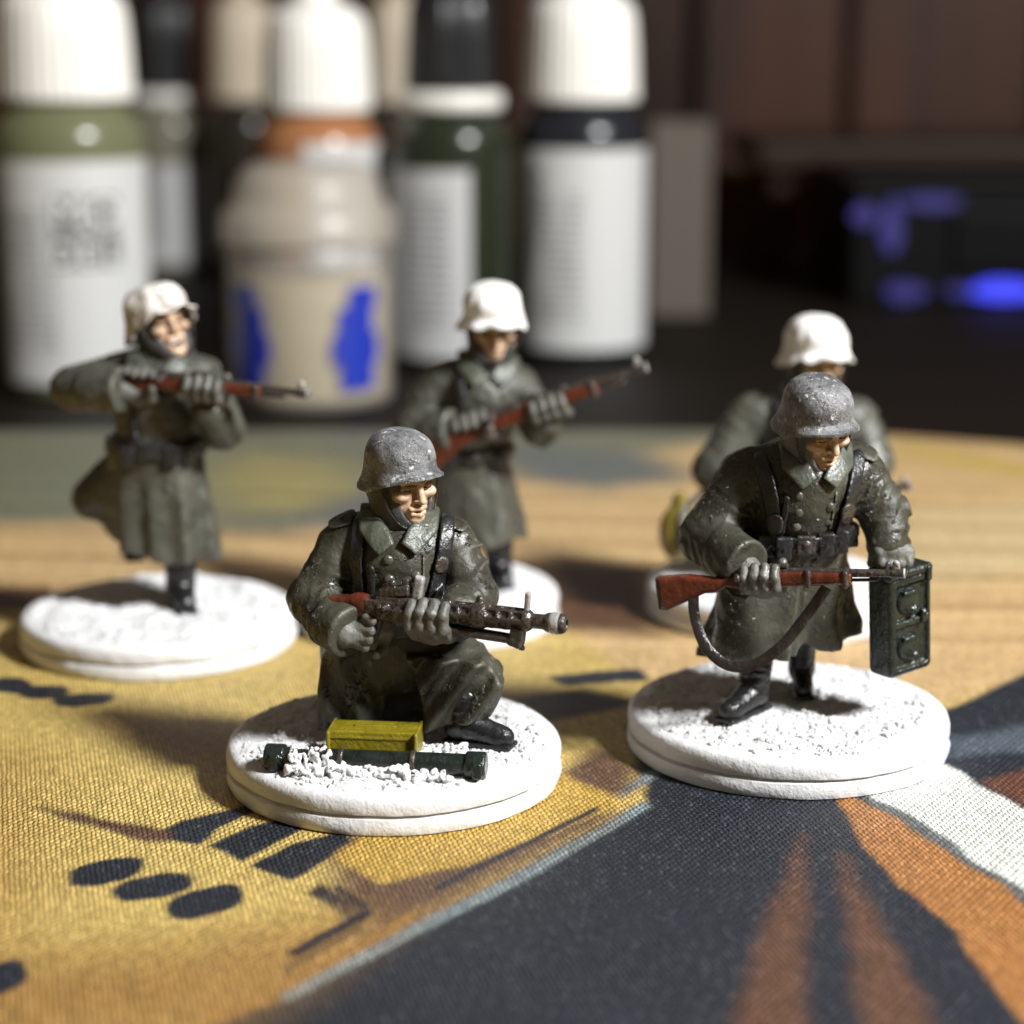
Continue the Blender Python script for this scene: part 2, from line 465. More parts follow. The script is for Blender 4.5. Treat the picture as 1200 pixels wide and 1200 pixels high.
PAL = dict(YEL=(.54, .39, .12), TAN=(.56, .38, .18), BRN=(.10, .045, .02), GRG=(.17, .175, .115), YEL2=(.33, .28, .11), GBL=(.13, .14, .13), CRM=(.56, .42, .22),
           YELR=(.5, .36, .09), NAV=(.013, .0165, .025), TEL=(.19, .24, .25), WHT=(.66, .68, .63), RBR=(.11, .04, .02), BLG=(.075, .095, .12), ORG=(.34, .145, .040), GLN=(.10, .11, .11),
           STR=(.105, .048, .027), PBR=(.11, .06, .032), YELD=(.46, .29, .055), DKB=(.022, .018, .022), OBR=(.30, .155, .04), YOB=(.33, .185, .05), BRN2=(.10, .05, .028))
ART = [
('OBR',7.0,[(-33.0,100.0),(-16.0,118.0),(2.0,130.0),(10.0,142.0),(4.0,120.0),(-14.0,100.0)]),
('YOB',9.0,[(-60.0,160.0),(-40.0,152.0),(-34.0,128.0),(-40.0,100.0),(-80.0,100.0)]),
('TAN',1.50,[(-69.1,199.7),(-22.5,204.7),(3.4,195.0),(10.7,175.6),(35.6,166.1),(39.1,168.8),(66.1,190.6),(112.6,333.8),(-112.6,333.8)]),
('BRN',0.60,[(-66.0,204.0),(-47.8,205.3),(-46.1,197.5),(-63.3,195.0)]),
('BRN',2.50,[(-3.7,217.0),(14.7,213.4),(13.8,187.7),(3.3,190.6)]),
('GRG',4.00,[(-89.1,230.9),(-50.2,234.3),(-26.4,227.6),(-13.8,249.0),(4.5,267.2),(26.3,281.8),(49.4,291.3),(56.3,333.8),(-126.7,333.8)]),
('YEL2',8.00,[(-39.8,259.1),(-35.2,275.8),(-22.7,267.2),(-17.2,251.5),(-23.6,239.6),(-32.9,240.6)]),
('GBL',5.00,[(0.0,281.8),(18.7,275.8),(24.3,259.1),(10.7,251.5),(0.0,259.1)]),
('GBL',4.00,[(-26.2,235.2),(-18.2,251.5),(-12.5,244.2),(-17.7,228.8)]),
('CRM',4.00,[(45.1,239.6),(75.8,254.0),(64.8,215.2),(40.6,204.7)]),
('YELR',3.00,[(52.7,275.8),(67.6,264.4),(74.4,249.0),(77.3,259.1),(65.1,278.7),(54.4,284.9)]),
('NAV',0.50,[(-17.7,108.4),(-13.7,111.9),(-8.1,119.8),(-2.3,127.3),(3.6,135.9),(10.2,144.5),(9.6,150.5),(9.6,161.6),(12.1,173.1),(23.3,178.2),(35.3,164.3),(38.3,167.0),(47.1,177.1),(59.1,189.1),(63.8,183.5),(38.0,91.0),(-19.0,91.0)]),
('TEL',0.35,[(-14.0,112.6),(-8.1,120.7),(-0.6,129.9),(10.0,144.5),(10.3,143.1),(0.0,128.4),(-7.5,119.2),(-13.4,111.5)]),
('TEL',0.35,[(7.9,146.7),(11.0,151.1),(11.4,150.0),(8.3,145.2)]),
('WHT',0.30,[(26.0,147.4),(32.8,155.4),(33.7,152.8),(35.9,147.9),(38.4,141.9),(41.4,132.8),(36.5,115.6),(34.2,127.6),(31.5,133.7),(29.8,139.9)]),
('RBR',0.80,[(36.1,148.7),(40.7,151.5),(42.6,145.9),(40.5,138.3),(38.1,143.3)]),
('BLG',1.50,[(35.5,157.8),(42.5,161.6),(49.6,161.6),(48.3,157.0),(41.0,155.4),(35.3,154.4)]),
('ORG',0.30,[(24.6,146.3),(26.0,144.5),(29.4,138.0),(31.4,132.5),(33.9,126.2),(36.6,112.2),(32.0,96.6),(29.3,111.9),(28.4,118.5),(27.9,123.4),(26.0,128.6),(24.8,135.9)]),
('GLN',0.30,[(25.9,146.3),(28.0,143.8),(29.8,140.1),(31.7,134.0),(34.6,126.8),(34.1,125.7),(31.2,132.5),(29.3,138.1),(27.1,142.4)]),
('STR',1.00,[(20.8,137.5),(19.9,128.4),(16.8,107.9),(15.3,99.2),(10.9,99.2),(13.0,108.9),(15.3,119.2),(18.1,128.4)]),
('STR',1.00,[(23.0,134.3),(24.0,123.0),(24.3,114.4),(24.4,104.9),(18.2,99.2),(20.3,108.9),(21.4,120.4)]),
('PBR',2.00,[(-13.3,135.9),(-10.6,139.9),(2.5,138.3),(6.4,145.0),(7.5,140.8),(-2.3,128.2),(-8.6,119.8),(-11.3,125.7)]),
('PBR',1.20,[(3.7,150.5),(6.9,156.4),(9.7,151.5),(9.1,146.8),(6.3,143.3)]),
('YELD',0.60,[(-12.5,133.1),(-10.4,138.3),(0.0,140.8),(4.0,150.5),(8.6,144.2),(-2.4,132.8),(-8.7,129.2)]),
('DKB',0.30,[(-13.2,129.2),(-9.5,124.3),(-9.6,121.7),(-14.0,115.0),(-14.5,115.8),(-10.5,122.7),(-13.4,127.7)]),
('OBR',0.40,[(-17.9,109.5),(-9.2,120.7),(-5.6,125.9),(-6.6,122.7),(-13.8,112.8),(-17.3,108.5)]),
('YOB',6.00,[(-42.1,116.8),(-21.6,119.8),(-9.9,123.0),(-14.0,114.4),(-18.2,108.4),(-36.4,99.2)]),
('DKB',0.20,[(-11.8,129.2),(-9.4,125.1),(-9.7,124.1),(-12.1,128.2)]),
('DKB',0.20,[(-9.7,124.9),(-9.1,124.1),(-13.5,117.7),(-14.0,118.5)]),
('DKB',0.20,[(-5.5,128.4),(6.4,143.5),(6.5,142.6),(-5.2,127.6)]),
('NAV',0.50,[(3.1,175.1),(11.6,177.4),(12.3,173.9),(4.5,172.2)]),
('DKB',0.80,[(0.0,168.8),(6.7,171.7),(10.6,167.0),(2.8,162.5)]),  # this and the bar above: dark print plus the carrier's cast shadow as colour
('NAV',0.25,[(-25.7,137.5),(-24.5,140.1),(-20.0,143.3),(-18.3,143.3),(-20.9,139.4),(-22.2,135.9)]),
('NAV',0.25,[(-21.8,135.4),(-18.6,139.8),(-15.9,141.1),(-14.8,139.4),(-17.0,135.9),(-18.6,132.8)]),
('NAV',0.25,[(-18.0,132.2),(-15.7,135.9),(-12.3,138.3),(-11.4,136.7),(-13.0,133.1),(-14.9,129.6)]),
('BRN2',0.60,[(-35.5,143.3),(-31.4,141.6),(-24.3,138.3),(-24.5,136.2),(-30.2,138.8)]),
('OBR',3.00,[(-34.5,164.3),(-22.4,159.1),(-22.0,151.5),(-31.5,159.5)]),  # kneeling figure's cast shadow beside its base, painted into the mat colour
('NAV',.25,[(-25.5,132.3),(-25.4,131.1),(-25.8,130.2),(-26.6,129.5),(-28.1,128.7),(-29.1,128.6),(-29.8,128.9),(-30.3,129.8),(-30.4,131.0),(-30.0,131.9),(-29.2,132.6),(-27.6,133.5),(-26.6,133.6),(-25.9,133.3)]),
('NAV',.25,[(-21.5,130.0),(-21.5,128.9),(-21.9,128.0),(-22.8,127.1),(-24.5,126.3),(-25.5,126.0),(-26.2,126.3),(-26.7,127.2),(-26.8,128.3),(-26.4,129.2),(-25.5,130.1),(-23.8,131.0),(-22.7,131.2),(-22.0,131.0)]),
('NAV',.25,[(-18.0,127.3),(-17.9,126.0),(-18.3,125.1),(-19.1,124.4),(-20.5,123.6),(-21.4,123.5),(-22.1,123.9),(-22.5,124.9),(-22.6,126.1),(-22.3,127.0),(-21.5,127.8),(-20.0,128.6),(-19.1,128.8),(-18.4,128.4)]),
('NAV',.25,[(-42.1,171.5),(-42.0,170.4),(-42.4,169.9),(-43.1,169.9),(-44.4,170.3),(-45.3,170.8),(-45.9,171.6),(-46.3,172.8),(-46.4,173.9),(-46.1,174.4),(-45.3,174.5),(-43.9,174.1),(-43.1,173.5),(-42.5,172.7)]),
('NAV',.25,[(-38.7,170.8),(-38.6,169.7),(-38.9,169.0),(-39.6,168.5),(-41.0,168.3),(-41.9,168.5),(-42.5,169.0),(-43.0,170.1),(-43.1,171.3),(-42.8,172.0),(-42.0,172.5),(-40.6,172.7),(-39.7,172.5),(-39.1,172.0)]),
('NAV',.25,[(-34.5,168.8),(-34.5,167.9),(-35.0,167.3),(-35.9,166.9),(-37.6,166.6),(-38.6,166.7),(-39.3,167.1),(-39.7,167.9),(-39.7,168.8),(-39.2,169.4),(-38.3,169.8),(-36.6,170.1),(-35.6,170.0),(-34.9,169.6)]),
('NAV',.25,[(-29.9,115.8),(-29.6,114.7),(-29.7,113.8),(-30.2,113.1),(-31.1,112.4),(-31.7,112.2),(-32.2,112.6),(-32.7,113.5),(-33.0,114.6),(-33.0,115.5),(-32.6,116.2),(-31.6,117.0),(-31.0,117.2),(-30.4,116.8)]),
]
def seg(a, b, n): return np.linspace(a, b, n, endpoint=False)
xs = np.concatenate([seg(-190, -72, 34), seg(-72, 72, 430), np.linspace(72, 190, 35)])
ys = np.concatenate([seg(40, 100, 30), seg(100, 222, 400), np.linspace(222, 292, 60)])
V, Q = grid_plane('mat', xs, ys, 0, None)
PX, PY = V[:, 0].astype(f32), V[:, 1].astype(f32)
colr = np.tile(np.array(PAL['YEL'], f32), (len(V), 1))
wob = (np.sin(PX*.83+PY*.31)+np.sin(PX*.37-PY*.9+2)+np.sin(PX*1.9+PY*1.3))*f32(.12)
for cn, soft, P in ART:
    d = poly2(P, PX+wob, PY+wob)
    a = np.clip(.5-d/(2*soft), 0, 1); a = (a*a*(3-2*a))[:, None]
    colr = colr*(1-a)+np.array(PAL[cn], f32)*a
# long brush streaks in the tan and grey passages of the print
u = PX*f32(.97)+PY*f32(.05)
stk = np.zeros(len(PX), f32)
for i_, (fq, am) in enumerate(((.55, .35), (1.1, .3), (1.9, .25), (3.3, .2))):
    stk += f32(am)*np.sin((PY+f32(.05)*PX*f32(1+.4*i_)+f32(2.2)*np.sin(u*f32(.021+.006*i_)+i_)+f32(.12)*np.sin(u*f32(.3+.1*i_)))*f32(fq)+i_*2)
wt = np.clip((PY-f32(178))/f32(12), 0, 1)*np.clip((colr[:, 0]-.12)/.2, 0, 1)
colr = colr*(1+(stk*wt*f32(.42))[:, None]*np.array((.8, 1.0, 1.15), f32))
far = np.clip((V[:, 1]-230)/62, 0, 1)
V[:, 1] -= far*np.clip(V[:, 0]-45, 0, None)*.42
# border folded down to the desk so the cloth has an edge
nx, ny = len(xs), len(ys); n0 = len(V)
ring = [i*ny for i in range(nx)]+[(nx-1)*ny+j for j in range(1, ny)]+[i*ny+ny-1 for i in range(nx-2, -1, -1)]+[j for j in range(ny-2, 0, -1)]
low = V[ring].copy(); low[:, 2] = -2.19
V = np.concatenate([V, low]); colr = np.concatenate([colr, np.full((len(low), 3), .012, f32)])
m = len(ring); k = np.arange(m); rg = np.array(ring)
Q = np.concatenate([Q, np.stack([rg[k], n0+k, n0+(k+1) % m, rg[(k+1) % m]], 1)])
t = NT('printed_cloth')
ca = t.N.new('ShaderNodeVertexColor'); ca.layer_name = 'print'
# knitted face: short stitches in columns, every other column shifted by half a stitch
wv = t.mapr(t.mm, (1, 1, 1), (0, 0, math.radians(-14)))
X, Y, Z = t.sep(wv)
jit = t.math('MULTIPLY', t.math('SUBTRACT', t.noise(1.3, 4, .65), .5), 1.5)
cu = t.math('ADD', t.math('MULTIPLY', X, 1/.36), jit); ci = t.math('FLOOR', cu); fu = t.math('FRACT', cu)
cv = t.math('ADD', t.math('ADD', t.math('MULTIPLY', Y, 1/.66), jit), t.math('MULTIPLY', t.math('MODULO', ci, 2.), .5)); ri = t.math('FLOOR', cv); fv = t.math('FRACT', cv)
st = t.math('MULTIPLY', t.math('SINE', t.math('MULTIPLY', fu, math.pi)), t.math('SINE', t.math('MULTIPLY', fv, math.pi)))
cmb = t.N.new('ShaderNodeCombineXYZ'); t.L.new(ci, cmb.inputs[0]); t.L.new(ri, cmb.inputs[1])
wn = t.N.new('ShaderNodeTexWhiteNoise'); t.L.new(cmb.outputs[0], wn.inputs['Vector'])
hgt = t.math('ADD', st, t.math('MULTIPLY', t.noise(4.5, 3, .6), .55))
cell = t.math('ADD', t.math('MULTIPLY', st, .42), t.math('ADD', t.math('MULTIPLY', wn.outputs['Value'], .40), .52))
grain = t.math('ADD', t.math('MULTIPLY', t.noise(6.5, 2, .6), .7), .66)
cc = t.mix(1.0, ca.outputs['Color'], t.mix(1.0, cell, grain, 'MULTIPLY'), 'MULTIPLY')
cc = t.mix(t.math('MULTIPLY', t.ramp(t.noise(.05, 4, .6), [(.3, 0.), (.8, 1.)]), .25), cc, t.mix(1.0, cc, (.72, .62, .5), 'MULTIPLY'))
glint = t.math('MULTIPLY', t.ramp(wn.outputs['Value'], [(.80, 0.), (.92, 1.)]), st)  # gloss highlights of the threads, painted in as paler stitches
cc = t.mix(t.math('MULTIPLY', glint, .045), cc, (.6, .6, .6))
t.set(Base_Color=cc, Roughness=.48, Specular_IOR_Level=.4)
t.bump(hgt, .16, .9)
mat_o = mesh_obj('gaming_mat', V, Q, t.m)
ly = mat_o.data.color_attributes.new('print', 'FLOAT_COLOR', 'POINT')
ly.data.foreach_set('color', np.concatenate([colr, np.ones((len(colr), 1), f32)], 1).astype(f32).ravel())
tag(mat_o, 'printed cloth mat with yellow, navy, orange and tan shapes under the miniatures', 'mat')

# ------------------------------------------------------------------ paint bottles, jar, carton and the lit device behind
def plastic(name, c, rough=.3, sss=.0, trans=0., ior=1.45):
    t = NT(name, Base_Color=c, Roughness=rough, Subsurface_Weight=sss, Subsurface_Radius=(1, .9, .8), Subsurface_Scale=2*S, Transmission_Weight=trans, IOR=ior)
    t.bump(t.noise(.6, 3), .05); return t.m
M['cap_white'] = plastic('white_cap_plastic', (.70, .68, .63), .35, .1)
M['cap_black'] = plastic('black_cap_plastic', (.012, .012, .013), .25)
M['cap_beige_or_shaded'] = plastic('beige_or_shaded_cap_plastic', (.5, .42, .32), .35, .1)  # beige plastic; also a white cap with its shade put into the colour
def label_mat(name, tint):
    t = NT(name)
    X, Y, Z = t.sep(t.mm)
    row = t.ramp(t.math('FRACT', t.math('MULTIPLY', Z, .62)), [(.42, 0.), (.5, 1.), (.86, 1.), (.94, 0.)])
    word = t.ramp(t.noise(1.6, 2, .6, vec=t.mapr(t.mm, (1, 1, .05))), [(.42, 0.), (.46, 1.)])
    an = t.math('ARCTAN2', X, t.math('MULTIPLY', Y, -1))
    zone = t.ramp(t.math('ADD', t.math('MULTIPLY', an, .25), .5), [(.28, 0.), (.30, 1.), (.49, 1.), (.51, 0.)])
    zz = t.ramp(t.math('MULTIPLY', Z, .02), [(.14, 0.), (.16, 1.), (.6, 1.), (.62, 0.)])
    ink = t.math('MULTIPLY', t.math('MULTIPLY', row, word), t.math('MULTIPLY', zone, zz))
    c = t.mix(t.math('MULTIPLY', ink, .85), tint, (.05, .05, .05))
    t.set(Base_Color=c, Roughness=.38); return t.m
M['label'] = label_mat('printed_label_paper', (.50, .50, .49))
M['label_grey'] = label_mat('printed_label_paper_grey', (.42, .42, .42))
M['ink'] = NT('label_ink', Base_Color=(.05, .05, .05), Roughness=.4).m
M['ink_grey'] = NT('label_ink_grey', Base_Color=(.11, .11, .11), Roughness=.4).m
M['ink_pale'] = NT('label_ink_pale', Base_Color=(.75, .75, .73), Roughness=.4).m

def arc_label(r, a0, a1, z0, z1, n=40):
    V = []; Fc = []
    for rr in (r, r-.25):
        for z in (z0, z1):
            for i in range(n+1):
                a = a0+(a1-a0)*i/n; V.append((rr*math.sin(a), -rr*math.cos(a), z))
    m = n+1
    for i in range(n):
        Fc += [(i, i+1, m+i+1, m+i), (2*m+i+1, 2*m+i, 3*m+i, 3*m+i+1), (i+1, i, 2*m+i, 2*m+i+1), (m+i, m+i+1, 3*m+i+1, 3*m+i)]
    Fc += [(0, m, 3*m, 2*m), (n, 2*m+n, 3*m+n, m+n)]
    return V, Fc

def wrapped_text(txt, size, r, ang, z, mat, parent, name='lettering'):
    cu = bpy.data.curves.new(name, 'FONT'); cu.body = txt; cu.size = size; cu.align_x = 'CENTER'; cu.resolution_u = 2
    o = bpy.data.objects.new(name, cu); col.objects.link(o)
    me = o.to_mesh(); V = [v.co.copy() for v in me.vertices]; Fc = [list(p.vertices) for p in me.polygons]; o.to_mesh_clear()
    bpy.data.objects.remove(o); bpy.data.curves.remove(cu)
    V = [((r)*math.sin(ang+v.x/r), -(r)*math.cos(ang+v.x/r), z+v.y) for v in V]
    return mesh_obj(name, V, Fc, mat, parent, smooth=False)

def bottle(loc, r, zs, body_c, cap, lab, label, lab_ang=(-1.45, 1.45), neck=None, logo=None, side=None, lab_mat='label', lab_z=None):
    """zs = shoulder height (bottom of cap), label top"""
    zc, zl, ztop = zs
    root = empty('paint_bottle', loc); root.rotation_euler = (0, 0, math.radians(lab))
    tag(root, label, 'bottle', 'dropper paint bottles lined up behind the miniatures')
    bm_ = plastic('bottle_plastic', body_c, .22, .0)
    n0 = zc-(3.4 if neck else .6)
    prof = [(r-1.6, 0), (r-.5, .25), (r, 1.2), (r, n0-5.5), (r-.25, n0-4), (r-1.2, n0-2.4), (r-2.2, n0-1.2), (r-2.7, n0)]
    mesh_obj('body', *lathe(prof, 64), bm_, root)
    cr = r-1.7 if not neck else r-2.9
    if neck:
        mesh_obj('collar_ring', *lathe([(r-3.4, n0+.02), (r-2.1, n0+.2), (r-1.7, n0+.8), (r-1.8, zc-.7), (r-2.4, zc-.05)], 48), M['cap_white'], root)
    rib = lambda j, t_, i: (1 if j in (0, 1) or j > 6 else 1+.022*(1 if i % 4 < 2 else -1))
    h = ztop-zc
    cp = [(cr-.3, zc+.02), (cr, zc+.3), (cr, zc+1.0), (cr-.1, zc+2), (cr-.35, zc+h*.4), (cr-.75, zc+h*.62), (cr-1.3, zc+h*.7), (cr-2.6, zc+h*.77), (cr-5.6, zc+h*.82), (cr-6.0, zc+h*.97), (cr-6.6, zc+h)]
    cp = [(max(a, .8), b) for a, b in cp]
    mesh_obj('cap', *lathe(cp, 144, rib), M[cap], root)
    z0 = lab_z if lab_z is not None else 2.6
    lb = mesh_obj('label_wrap', *arc_label(r+.22, *lab_ang, z0, zl), M[lab_mat], root)
    if logo:
        a0, zz, sz = logo
        for i, (tx) in enumerate(('MO', 'DEL')):
            for dx in ((-.5, .5) if i == 0 else (-.68, 0, .68)):
                ch = tx[(0 if dx < 0 else 1) if i == 0 else int(round(dx/.68))+1]
                w = sz if i == 0 else sz*.66
                V, Fc = arc_label(r+.32, a0+(dx*sz-w*.46)/r, a0+(dx*sz+w*.46)/r, zz-i*sz*1.08, zz-i*sz*1.08+sz*.98, 6)
                mesh_obj('logo_square', V, Fc, M['ink_grey'], lb)
                wrapped_text(ch, sz*(1.2 if i == 0 else .95), r+.36+sz*sz/(7*r), a0+dx*sz/r, zz-i*sz*1.08+sz*.10, M['ink_pale'], lb)
    if side:
        a0, z1, txt, sz = side
        for i, ch in enumerate(txt):
            wrapped_text(ch, sz, r+.55, a0, z1-i*sz*.85, M['ink'], lb)
    return root
DZ = -2.2
bottle((-73.0, 341.2, DZ), 12.7, (47.6, 38.4, 70), (.125, .13, .07), 'cap_white', 0, 'green paint bottle with ribbed white cap and square black logo on its label', (-.78, 1.5), logo=(.40, 27.5, 5.6))
bottle((-86.0, 519.3, DZ), 11.1, (44.5, 27.0, 74), (.16, .15, .11), 'cap_black', 0, 'grey olive paint bottle with black cap and short pale label behind the green bottle', (-.7, 1.1), neck=True, lab_mat='label_grey')
bottle((-64.5, 503.4, DZ), 9.9, (42.5, 30.0, 73), (.02, .017, .012), 'cap_beige_or_shaded', 0, 'dark brown paint bottle with white cap whose shade is painted beige, behind the jar row', (1.3, 2.9))
bottle((-34.6, 371.4, DZ), 11.2, (44.8, 39.6, 68), (.30, .13, .055), 'cap_white', 0, 'orange brown paint bottle with white cap behind the clear jar', (-.15, 1.6))
bottle((-10.7, 366.9, DZ), 10.9, (48.4, 35.3, 71), (.016, .02, .011), 'cap_black', 0, 'dark green paint bottle with black cap and white neck ring', (-1.3, .32), neck=True, lab_mat='label_grey')
bottle((12.5, 377.3, DZ), 11.8, (46.3, 38.2, 70), (.012, .013, .017), 'cap_white', 0, 'black paint bottle with white cap and lettering running down its label', (-1.15, 1.6), side=(-.72, 32, 'MODEL', 4.2))
bottle((-26.5, 486.1, DZ), 9.0, (42.5, 30, 73), (.03, .025, .02), 'cap_beige_or_shaded', 0, 'dark paint bottle with beige cap between the orange brown and dark green bottles', (1.2, 2.8))

# clear jar with a domed lid and a blue label
jar = empty('clear_jar', (-32.8, 331.5, DZ)); tag(jar, 'translucent jar of sandy paste with domed lid and blue label', 'jar')
t = NT('cloudy_jar_plastic', Base_Color=(.46, .43, .38), Roughness=.3, Alpha=.36); M['jar'] = t.m
t = NT('cloudy_lid_plastic', Base_Color=(.40, .36, .30), Roughness=.35, Alpha=.6); M['jar_lid'] = t.m
t = NT('sandy_paste', Base_Color=(.40, .32, .18), Roughness=.6); t.bump(t.noise(.3, 3), .3); M['paste'] = t.m
M['blue'] = NT('blue_label_ink', Base_Color=(.012, .03, .32), Roughness=.4).m
mesh_obj('glass_wall', *lathe([(11.6, 0), (12.8, .3), (13.2, 1.4), (13.2, 24.2), (12.6, 25.4)], 64), M['jar'], jar)
mesh_obj('contents', *lathe([(11.2, .9), (12.2, 1.3), (12.2, 20), (11.2, 20.4)], 48), M['paste'], jar)
mesh_obj('lid', *lathe([(13.3, 25.5), (13.9, 25.8), (13.9, 30), (13.2, 30.9), (12.2, 32), (11.4, 35), (10.2, 37.2), (8, 38.2), (3, 38.5)], 64, lambda j, t_, i: 1+.008*(i % 2)), M['jar_lid'], jar)
for a0, a1 in ((-1.0, -.5), (.46, .98)):
    for k_, (z0_, z1_) in enumerate(((3.2, 7.4), (7.42, 12.0), (12.02, 16.2), (16.22, 19.5))):
        e_ = (.0, .10, .02, -.12)[k_]; g_ = (.05, -.03, .06, .0)[k_]
        mesh_obj('label_band', *arc_label(13.5, a0-(e_ if a0 > 0 else -g_), a1+(e_ if a0 < 0 else -g_), z0_, z1_, 10), M['blue'], jar)

# carton behind the last bottle
t = NT('grey_card', Base_Color=(.085, .068, .052), Roughness=.7); t.bump(t.noise(.3, 3), .1)
ct = empty('carton', (37.5, 437.0, DZ)); tag(ct, 'tall narrow beige carton standing behind the black paint bottle', 'carton')
cbox('carton_body', (-8.5, -6, .02), (4.0, 6, 40), t.m, ct, bev=.4)
cbox('carton_flap', (-8.3, -5.7, 40.1), (3.8, 1.5, 40.6), t.m, ct, bev=.15)

# black device with blue lit openings
t = NT('black_case_plastic', Base_Color=(.002, .002, .002), Roughness=.5, Specular_IOR_Level=.1); M['case'] = t.m
t = NT('blue_light', Base_Color=(.0, .0, .0), Emission_Color=(.045, .06, 1.0), Emission_Strength=1.3); M['glow'] = t.m
t = NT('violet_light', Base_Color=(.0, .0, .0), Emission_Color=(.10, .07, .8), Emission_Strength=.22); M['glow2'] = t.m
dev = empty('computer_case', (104, 448, DZ)); tag(dev, 'black case with blue lights glowing low on its front', 'computer case')
cbox('case_body', (-30, 0, 0.02), (46, 60, 26), M['case'], dev, bev=1.2)
cbox('case_top_lip', (-31.5, -2, 26.1), (47, 61, 28), M['case'], dev, bev=.6)
cbox('front_frame', (-8, -1.6, 8), (20, -.05, 21), M['case'], dev, bev=.5)
def glow(x, z, rx, rz, mt):
    V = []; n = 28
    for y in (-1.4, -.03):
        for i in range(n):
            a = 2*math.pi*i/n; V.append((x+rx*math.cos(a)*(1+.12*math.sin(3*a+x)), y, z+rz*math.sin(a)))
    Fc = [tuple(range(n)), tuple(range(2*n-1, n-1, -1))]+[(i, n+i, n+(i+1) % n, (i+1) % n) for i in range(n)]
    return mesh_obj('light_window', V, Fc, mt, dev, smooth=False)
glow(-18, 3.2, 4.6, 2.0, M['glow2']); glow(-6, 3.4, 3.0, 1.2, M['glow2']); glow(3.5, 3.6, 7.5, 2.2, M['glow']); glow(15, 1.9, 5.5, 1.3, M['glow'])
glow(-29+1.5, 20, 2.6, 2.4, M['glow2']); glow(-21.5, 17.5, 2.2, 6.0, M['glow2']); glow(-13, 22.6, 6.5, 1.5, M['glow2'])
t = NT('brown_shelf_wood', Base_Color=(.022, .010, .005), Roughness=.5, Specular_IOR_Level=.2)
sh = empty('shelf', (120, 540, 0)); tag(sh, 'dark brown wooden shelf board above the black case', 'shelf')
cbox('shelf_board', (-58, -20, 23), (90, 60, 29), t.m, sh, bev=.8)
for xx in (-54, 84): cbox('shelf_side', (xx, -14, -2.18), (xx+5, 40, 22.95), t.m, sh, bev=.5)

# ------------------------------------------------------------------ shared pieces of the miniatures
CACHE = {}
def cached(key, fn):
    if key not in CACHE: CACHE[key] = fn()
    return CACHE[key]

